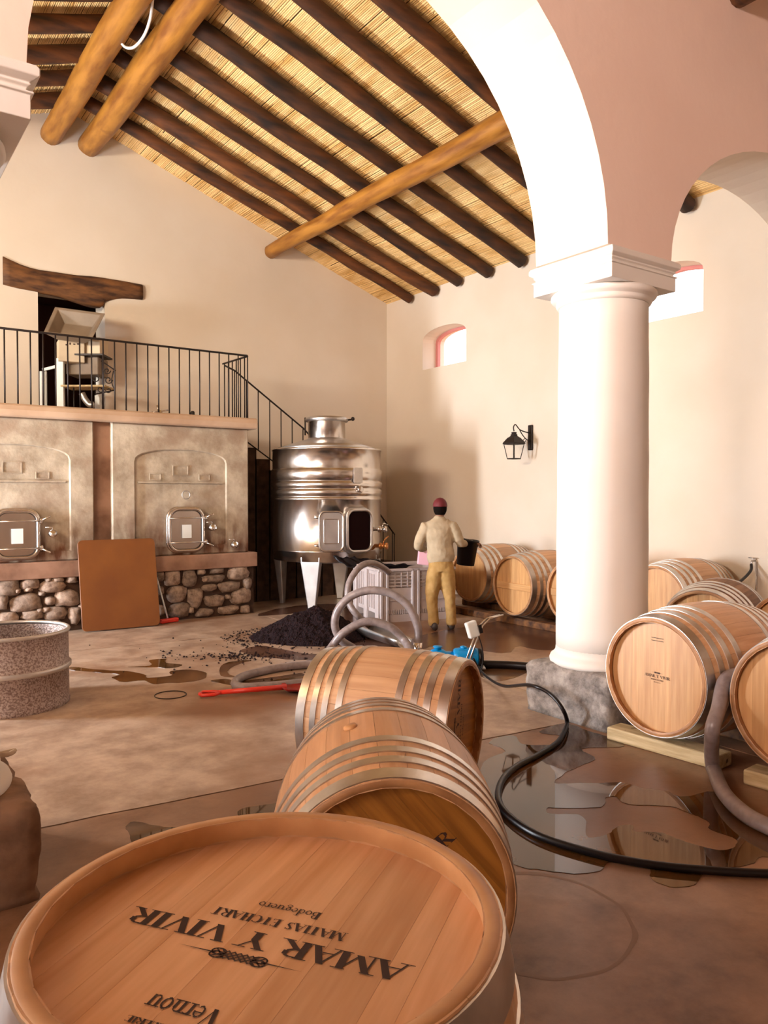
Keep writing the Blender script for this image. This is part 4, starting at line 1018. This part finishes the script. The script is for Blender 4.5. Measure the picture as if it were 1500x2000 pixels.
for k in range(9):
    y=.14+k*.085
    MB().box((-.006,y,.16),(.014,y+.02,.62)).build('rib',M_bin,e)
MB().prism([[(-.03,-.03),(BW+.02,-.03),(BW+.02,BD+.02),(-.03,BD+.02)],[(.035,.035),(BW-.035,.035),(BW-.035,BD-.035),(.035,BD-.035)]],lambda u,v,w:(u,v,w),BH-.035,BH).build('rim',M_bin,e,bevel=.006)
for y in (0,.44,.88): MB().box((-.01,y,.0),(BW,y+.10,.10)).build('skid_foot',M_bin,e)
# black liner sheet draped from the tank door into the bin
vs=[];fs=[];NI,NJ=26,16
c00=PD(650,1086,11.05); c10=PD(735,1092,11.05); c01=bo+bv*.62+Vector((0,0,BH+.03))-bu*.02; c11=bo+bv*.25+bu*.62+Vector((0,0,BH+.02))
for i in range(NI+1):
    for j in range(NJ+1):
        u=i/NI; v=j/NJ
        p=(c00*(1-u)+c10*u)*(1-v)+(c01*(1-u)+c11*u)*v
        p=p+Vector((0,0,-.10*math.sin(PI*v)+.035*noise.noise(Vector((u*7,v*4,0)))+.02*noise.noise(Vector((u*17,v*9,2)))))
        vs.append(p)
for i in range(NI):
    for j in range(NJ): fs.append((i*(NJ+1)+j,i*(NJ+1)+j+1,(i+1)*(NJ+1)+j+1,(i+1)*(NJ+1)+j))
o=MB().add(vs,fs,True).build('plastic_sheet',M_blkplastic,recalc=False); md=o.modifiers.new('s','SOLIDIFY'); md.thickness=.004; tag(o,'crumpled black plastic sheet hanging from the tank door into the bin','sheet')
# pink crate held over the bin
o0=PD(829,1089,10.25); e=MB(); Mx=Matrix.Translation(o0)@RM@Matrix.Rotation(.1,4,'Y')
e.box((-.085,0,-.10),(.10,.16,.10),Mx); o=e.build('pink_tub',M_pink,bevel=.012,seg=2); tag(o,'small pink plastic tub on the bin rim left of the worker','tub')

# ================================================================== WORKER
def skin(name,nodes,edges,m,parent,sub=2,root=0,smo=0):
    me=bpy.data.meshes.new(name); me.from_pydata([tuple(n[0]) for n in nodes],edges,[]); me.update()
    o=bpy.data.objects.new(name,me); S.collection.objects.link(o); o.parent=parent
    md=o.modifiers.new('skin','SKIN'); md.use_smooth_shade=True
    lay=me.skin_vertices[0] if me.skin_vertices else None
    if lay is None:
        bm=bmesh.new(); bm.from_mesh(me); bm.verts.layers.skin.verify(); bm.to_mesh(me); bm.free(); lay=me.skin_vertices[0]
    for i,n in enumerate(nodes):
        lay.data[i].radius=(n[1],n[2]) if len(n)>2 else (n[1],n[1]); lay.data[i].use_root=(i==root)
    if smo: q=o.modifiers.new('smooth','SMOOTH'); q.factor=.6; q.iterations=smo
    s=o.modifiers.new('sub','SUBSURF'); s.levels=sub; s.render_levels=sub
    me.materials.append(m); return o
wd=9.72; wb=G(866,1230); we=empty('person',wb); tag(we,'person in khaki shirt and ochre trousers seen from behind, holding a black bucket','person')
def Wp(x,y,d=wd): return PD(x,y,d)-wb
# body: trunk, legs, arms, head in one skin
hip=Wp(861,1096); nodes=[(hip,.095,.085),(Wp(860,1070),.095,.085),(Wp(858,1042),.110,.085),(Wp(857,1026),.085,.07),(Wp(858,1012),.055,.055),(Wp(859,1004,wd+.01),.052,.055),(Wp(859.5,992,wd-.0),.080,.092),(Wp(860,983,wd+.01),.066,.078),
 (Wp(848,1112),.085,.09),(Wp(844,1165),.058,.06),(Wp(848,1217),.038,.042),(Wp(849,1227,wd-.02),.035,.03),(Wp(849,1222,wd+.14),.032,.022),
 (Wp(874,1112),.085,.09),(Wp(877,1165),.058,.06),(Wp(881,1215),.038,.042),(Wp(882,1225,wd-.02),.035,.03),(Wp(884,1221,wd+.14),.032,.022),
 (Wp(836,1030),.045,.045),(Wp(822,1052,wd-.02),.046,.046),(Wp(817,1066,wd+.0),.042,.042),(Wp(828,1070,wd+.22),.032,.030),(Wp(832,1072,wd+.27),.026,.022),
 (Wp(881,1028),.045,.045),(Wp(893,1046,wd-.03),.046,.046),(Wp(897,1058,wd-.0),.042,.042),(Wp(911,1060,wd+.14),.032,.030),(Wp(920,1061,wd+.17),.026,.022)]
edges=[(0,1),(1,2),(2,3),(3,4),(4,5),(5,6),(6,7),(0,8),(8,9),(9,10),(10,11),(11,12),(0,13),(13,14),(14,15),(15,16),(16,17),(3,18),(18,19),(19,20),(20,21),(21,22),(3,23),(23,24),(24,25),(25,26),(26,27)]
skin('body',nodes,edges,M_skin,we)
# hands: palm + five fingers each
def hand(w0,fdir,curl,side):
    w0=Vector(w0); f=Vector(fdir).normalized(); c=Vector(curl).normalized(); s_=f.cross(c).normalized()
    nd=[(w0,.026,.022),(w0+f*.045,.034,.018)]; ed=[(0,1)]
    for k,l in enumerate((.070,.080,.075,.060)):
        b=w0+f*.075+s_*(k-1.5)*.019
        i=len(nd); nd+=[(b,.0095,.0095),(b+f*l*.5+c*.01,.0088,.0088),(b+f*l*.8+c*(.01+l*.35),.0080,.0080),(b+f*l*.72+c*(.01+l*.75),.0072,.0072)]
        ed+=[(1,i),(i,i+1),(i+1,i+2),(i+2,i+3)]
    i=len(nd); b=w0+f*.03-s_*side*.03
    nd+=[(b,.012,.012),(b+f*.03-s_*side*.022+c*.01,.011,.011),(b+f*.055-s_*side*.024+c*.03,.009,.009)]; ed+=[(1,i),(i,i+1),(i+1,i+2)]
    skin('hand',nd,ed,M_skin,we,1)
hand(Wp(922,1061,wd+.17),Rv*.8+fh*.5,Vector((0,0,-1)),1)
hand(Wp(831,1072,wd+.26),fh,Vector((0,0,-1)),-1)
# clothes
def loft(mb, secs, n=20, tilt=True):
    """secs: (centre, half width across the picture, half depth)"""
    vs=[];fs=[]; m=len(secs); pts=[Vector(q[0]) for q in secs]
    for i,(c,a,b) in enumerate(secs):
        t=(pts[min(i+1,m-1)]-pts[max(i-1,0)]).normalized()
        u=(Rv-t*Rv.dot(t)); 
        if u.length<.3: u=fh-t*fh.dot(t)
        u.normalize(); w=t.cross(u).normalized()
        for k in range(n):
            an=2*PI*k/n; vs.append(Vector(c)+u*(a*math.cos(an))+w*(b*math.sin(an)))
    for i in range(m-1):
        for k in range(n): fs.append((i*n+k,i*n+(k+1)%n,(i+1)*n+(k+1)%n,(i+1)*n+k))
    fs.append(tuple(reversed(range(n)))); fs.append(tuple((m-1)*n+k for k in range(n)))
    mb.add(vs,fs,True)
tex=bpy.data.textures.new('folds','CLOUDS'); tex.noise_scale=.11; tex.noise_depth=2
def cloth(name, lofts, m, amp=.022, vox=.010):
    mb=MB()
    for l in lofts: loft(mb,l)
    o=mb.build(name,m,we)
    r=o.modifiers.new('remesh','REMESH'); r.mode='VOXEL'; r.voxel_size=vox; r.use_smooth_shade=True
    q=o.modifiers.new('smooth','SMOOTH'); q.factor=.7; q.iterations=7
    d_=o.modifiers.new('folds','DISPLACE'); d_.texture=tex; d_.strength=amp; d_.mid_level=.5; d_.texture_coords='LOCAL'
    return o
cloth('shirt',[
 [(Wp(862,1098),.165,.120),(Wp(861,1086),.176,.135),(Wp(860,1068),.165,.125),(Wp(858,1048),.178,.130),(Wp(857,1032),.190,.120),(Wp(857,1022),.165,.095),(Wp(858,1014),.090,.075),(Wp(858.5,1008),.062,.060)],
 [(Wp(846,1026),.085,.085),(Wp(832,1030),.082,.080),(Wp(825,1042,wd-.01),.072,.070),(Wp(819,1058,wd-.01),.064,.062),(Wp(817,1067,wd+.02),.060,.058),(Wp(824,1071,wd+.14),.050,.048),(Wp(829,1072,wd+.22),.042,.040)],
 [(Wp(870,1024),.085,.085),(Wp(883,1028),.082,.080),(Wp(890,1040,wd-.02),.072,.070),(Wp(896,1054,wd-.02),.064,.062),(Wp(900,1062,wd+.02),.058,.056),(Wp(908,1062,wd+.12),.048,.044)]],M_shirt)
cloth('trousers',[
 [(Wp(861,1078),.140,.105),(Wp(861,1090),.150,.118),(Wp(861,1104),.158,.128),(Wp(861,1116),.150,.125)],
 [(Wp(850,1104),.085,.110),(Wp(849,1124),.104,.115),(Wp(845,1150),.092,.095),(Wp(843,1170),.074,.078),(Wp(846,1195),.064,.068),(Wp(847,1212),.070,.068),(Wp(848,1221),.064,.062)],
 [(Wp(872,1104),.085,.110),(Wp(873,1124),.104,.115),(Wp(876,1150),.092,.095),(Wp(879,1170),.074,.078),(Wp(880,1195),.064,.068),(Wp(881,1211),.070,.068),(Wp(882,1220),.064,.062)]],M_trouser,amp=.024)
hc=Wp(859.5,992,wd)
def blob(name,c,sx,sy,sz,m,zlo=-1,zhi=1,n=24,rot=0):
    pr=[];
    for i in range(13):
        z=zlo+(zhi-zlo)*i/12; pr.append((math.sqrt(max(0,1-z*z))+.001,z))
    o=MB().lathe(pr,n,Matrix.Translation(c)@RM@Matrix.Rotation(rot,4,'X')@Matrix.Diagonal((sx,sy,sz,1))).build(name,m,we); return o
blob('hair',hc+Vector((0,0,.0)),.086,.100,.115,M_hair,-.75,.5)
cpz=blob('cap',hc+Vector((0,0,.022)),.092,.108,.108,M_cap,-.05,1)
vs=[];fs=[]
for i in range(9):
    a=PI*(i/8.)
    for r in (1.0,1.9):
        vs.append(hc+Rv*(.085*math.cos(a))+fh*(.10*math.sin(a)*r)+Vector((0,0,.022-(r-1)*.02)))
for i in range(8): fs.append((2*i,2*i+1,2*i+3,2*i+2))
o=MB().add(vs,fs,True).build('cap_brim',M_cap,we); md=o.modifiers.new('s','SOLIDIFY'); md.thickness=.006
for (x,y) in ((849,1227),(882,1225)):
    b=G(x,y+4)-wb; pr=MB(); 
    pr.add([],[]) 
    M=Matrix.Translation(b)@RM
    vs=[];fs=[]
    secs=[(-.045,.036,.0,.085),(-.02,.042,.0,.10),(.06,.044,.0,.085),(.13,.048,.0,.060),(.19,.044,.0,.045),(.225,.026,.0,.03)]
    for (f_,w_,zl,zh) in secs:
        for q in range(10):
            a=2*PI*q/10; vs.append(M@Vector((w_*math.cos(a),f_,max(.0,(zh/2)+(zh/2)*math.sin(a)*1.0))))
    for i in range(len(secs)-1):
        for q in range(10): fs.append((i*10+q,i*10+(q+1)%10,(i+1)*10+(q+1)%10,(i+1)*10+q))
    fs.append(tuple(range(10))); fs.append(tuple((len(secs)-1)*10+q for q in range(10)))
    MB().add(vs,fs,True).build('boot',M_boot,we)
# bucket
bk=PD(909,1104,9.95); e=empty('black_bucket',bk); tag(e,'black plastic bucket held at the right hip of the worker','bucket')
Mt=Matrix.Rotation(.10,4,Vector((Fv.x,Fv.y,0)))
MB().lathe([(.10,0),(.112,.005),(.135,.30),(.148,.305),(.150,.33),(.140,.335),(.128,.30),(.104,.02),(.0,.02)],36,Mt,cap=True).build('bucket_body',M_blkplastic,e)
MB().tube(smooth_path([Mt@Vector((-.145,0,.31)),Mt@Vector((-.10,.10,.33)),Mt@Vector((0,.15,.335)),Mt@Vector((.10,.10,.33)),Mt@Vector((.145,0,.31))],4),.005,6).build('handle',M_zinc,e)

# ================================================================== WALL LAMP, WALL TAP
e=empty('wall_lantern',(RX,8.25,2.56)); tag(e,'black iron wall lantern on a scrolled bracket left of the column','lamp')
MB().box((-.03,-.045,-.20),(0,.045,.18)).build('back_plate',M_iron,e,bevel=.012,seg=2)
br=MB(); br.tube(smooth_path([(-.02,0,.06),(-.12,0,.07),(-.24,0,.10),(-.33,0,.17),(-.37,0,.13),(-.36,0,.07)],5),.009,6)
br.tube(smooth_path([(-.02,0,-.06),(-.10,0,-.04),(-.18,0,.02),(-.24,0,.09)],4),.008,6); br.tube(smooth_path([(-.14,0,-.03),(-.17,0,-.06),(-.13,0,-.08),(-.11,0,-.05)],4),.006,6); br.build('bracket',M_iron,e)
lx=-.36
MB().lathe([(.02,.06),(.04,.055),(.035,.03),(.05,.02),(.05,.0),(.10,-.03),(.165,-.10),(.168,-.12),(.14,-.12)],4,Matrix.Translation((lx,0,.0))@Matrix.Rotation(PI/4,4,'Z'),smooth=False).build('lantern_roof',M_iron,e)
lf=MB()
tops=[(sx*.105,sy*.105,-.12) for sx,sy in ((1,1),(-1,1),(-1,-1),(1,-1))]; bots=[(sx*.068,sy*.068,-.335) for sx,sy in ((1,1),(-1,1),(-1,-1),(1,-1))]
for a,b in zip(tops,bots): lf.tube([Vector(a)+Vector((lx,0,0)),Vector(b)+Vector((lx,0,0))],.006,5)
for lp in (tops,bots):
    for i in range(4): lf.tube([Vector(lp[i])+Vector((lx,0,0)),Vector(lp[(i+1)%4])+Vector((lx,0,0))],.008,5)
lf.tube([(lx,0,-.12),(lx,0,-.33)],.012,8); lf.box((lx-.07,-.07,-.345),(lx+.07,.07,-.333)); lfo=lf.build('lantern_frame',M_iron,e)
for i in range(4):
    a,b=tops[i],tops[(i+1)%4]; c_,d2=bots[(i+1)%4],bots[i]
    MB().add([Vector(p)*1+Vector((lx,0,0)) for p in (a,b,c_,d2)],[(0,1,2,3)]).build('pane',M_glass,lfo,recalc=False)
e=empty('wall_tap',on(1475,1095,0,RX)); tag(e,'small wall tap with a black hose over the weathered barrel','tap')
t=MB(); t.tube([(0,0,0),(-.07,0,0),(-.08,0,-.04)],.012,8); t.tube([(-.04,-.03,.03),(-.04,.06,.035)],.006,6); t.tube([(-.04,0,0),(-.04,0,.035)],.008,6); t.tube([(-.01,-.02,-.01),(-.01,-.02,-.5)],.010,6); t.build('tap_body',M_zinc,e)
t0=Vector(e.location)+Vector((-.08,0,-.04))
o=MB().tube(smooth_path([t0,on(1466,1115,0,8.40),on(1450,1132,0,8.2),on(1433,1142,0,8.0),on(1400,1141,0,7.5)],6),.017,8).build('tap_hose',M_blk); tag(o,'short black hose from the wall tap onto the weathered barrel','hose')

# ================================================================== PLATFORM CLUTTER, MACHINE IN THE DOORWAY
MC=Vector((2.75,11.3,2.775)); e=empty('destemmer_hopper',MC); tag(e,'pale steel hopper machine with slanted funnel standing in the raised doorway','machine')
def Mq(x,y,d): return PD(x,y,d)-MC
dA,dB=11.0,10.55
rimo=[Mq(107,599,dA),Mq(206,612,dA+.12),Mq(180,662,dB+.1),Mq(84,650,dB)]
cen=sum(rimo,Vector())/4; nrm=(rimo[1]-rimo[0]).cross(rimo[3]-rimo[0]).normalized()
if nrm.dot(fh)<0: nrm=-nrm
inn=[cen+(p-cen)*.84+nrm*.005 for p in rimo]; inn2=[cen+(p-cen)*.55+nrm*.16 for p in rimo]; outb=[cen+(p-cen)*.6+nrm*.18 for p in rimo]
hp=MB(); vs=rimo+outb+inn+inn2
hp.add(vs,[(0,1,5,4),(1,2,6,5),(2,3,7,6),(3,0,4,7),(0,1,9,8),(1,2,10,9),(2,3,11,10),(3,0,8,11),(8,9,13,12),(9,10,14,13),(10,11,15,14),(11,8,12,15),(12,13,14,15),(4,7,6,5)])
hp.build('funnel',M_machine,e,bevel=.006)
bd=MB(); p=Mq(168,735,11.2)
bd.box((-.24,-.2,-.10),(.22,.2,.16),Matrix.Translation(Mq(172,722,11.25))@RM); bd.build('crusher_body',M_machine,e,bevel=.01)
for (x,d_,w_) in ((118,10.9,.05),(88,11.3,.025),(80,11.1,.018),(190,11.3,.035)):
    p=Mq(x,700 if x==118 else 725,d_)
    MB().box((-w_,-w_*.6,-(p.z)),(w_,w_*.6,0),Matrix.Translation(p)@RM).build('leg',M_white,e,bevel=.004)
MB().box((-.14,-.015,-.02),(.14,.015,.02),Matrix.Translation(Mq(102,718,11.1))@RM@Matrix.Rotation(-.25,4,'Y')).build('cross_bar',M_white,e)
MB().tube(smooth_path([Mq(160,768,11.1),Mq(166,780,11.1),Mq(175,790,11.1),Mq(183,790,11.1)],4),.045,12).build('discharge_pipe',M_zinc,e)
def cbox(x,y,d,w,dp,h,label,rot=0,tilt=0):
    o=MB().box((-w/2,-dp/2,0),(w/2,dp/2,h)).build('cardboard_box',M_card,bevel=.004); o.location=PD(x,y,d); o.rotation_euler=(tilt,0,-YAW+rot); tag(o,label,'box'); return o
cb=cbox(138,709,11.0,.34,.26,.30,'pale cardboard box with dark print under the funnel edge',.5)
cbox(180,695,11.15,.36,.26,.235,'brown cardboard box on the wrought iron stand',-.1)
pm=MB()
for (u,v,w_,h_) in ((-.08,.22,.035,.02),(-.03,.235,.02,.03),(.02,.24,.03,.015),(.07,.245,.035,.02)):
    pm.box((u,-.1315,v),(u+w_,-.1305,v+h_))
pm.build('print',M_print,cb)
e=empty('iron_stand',PD(170,775,11.0)); tag(e,'wrought iron stand with scrolls beside the hopper machine','stand'); o0=Vector(e.location)
def Sp(x,y,d=10.95): return PD(x,y,d)-o0
t=MB(); t.box((-.28,-.2,-.012),(.34,.2,.012),Matrix.Translation(Sp(168,757,11.05))@RM); t.build('shelf',M_wood,e)
t=MB(); t.box((-.20,-.2,-.012),(.28,.2,.012),Matrix.Translation(Sp(172,697,11.1))@RM); t.build('top_shelf',M_iron,e)
def spiral(cx,cy,r,turn,s=1,n=22):
    out=[]
    for k in range(n):
        q=k/(n-1); a=turn*q*2*PI; rr=r*(1-.75*q); out.append(Sp(cx+s*rr*math.cos(a),cy+rr*math.sin(a)))
    return out
sc=MB()
for c_ in ((209,724,7,1.2,1),(188,739,7,1.2,-1),(212,742,8,1.2,1),(196,760,7,1,1),(212,762,6,1,-1)): sc.tube(spiral(*c_),.008,6)
sc.tube([Sp(198,705),Sp(226,724)],.009,6); sc.tube([Sp(224,762),Sp(186,770)],.010,6); sc.tube([Sp(200,700),Sp(200,790)],.010,6); sc.tube([Sp(186,700,11.2),Sp(186,772,11.2)],.010,6); sc.tube(smooth_path([Sp(222,724),Sp(218,745),Sp(224,762)],4),.008,6)
sc.build('scrollwork',M_iron,e)
for x in (144,200):
    p=Sp(x,772); MB().tube([Sp(x,757),Vector((Sp(x,757).x,Sp(x,757).y,2.78-o0.z))],.010,6).build('leg',M_iron,e)
e=empty('hatch_valve',on(312,800,1,10.6)); e.location.z=2.775; tag(e,'small chromed hatch valve on the platform behind the railing','valve')
t=MB(); t.lathe([(.09,0),(.09,.02),(.04,.03),(.03,.09),(.0,.10)],20); t.tube([(-.12,0,.05),(.12,0,.10)],.010,6); t.tube([(0,0,.05),(-.04,0,.16)],.012,6); t.build('valve_body',M_steel,e)
o=MB().lathe([(.03,0),(.03,.10),(.02,.12),(0,.12)],14).build('valve_stub',M_iron); o.location=(4.2,10.7,2.775); tag(o,'short dark pipe stub on the platform near its right end','pipe')
# white cable hanging from the log
cbp=[on(300,-30,2,6.95),on(298,0,2,6.9),on(293,38,2,6.8),on(281,70,2,6.74),on(263,91,2,6.70),on(247,93,2,6.70),on(237,84,2,6.75)]
o=MB().tube(smooth_path(cbp,6),.016,8).build('hanging_cable',M_cable); tag(o,'white cable hanging in a hook shape between the two ridge logs','cable')
# rope end on the left plinth
o=MB().tube(smooth_path([G(-30,1478,.43),G(10,1470,.44),G(28,1466,.43),G(12,1474,.45),G(-25,1466,.47)],6),.012,8).build('rope_end',M_rope); tag(o,'frayed pale rope end on the brown stone plinth','rope')
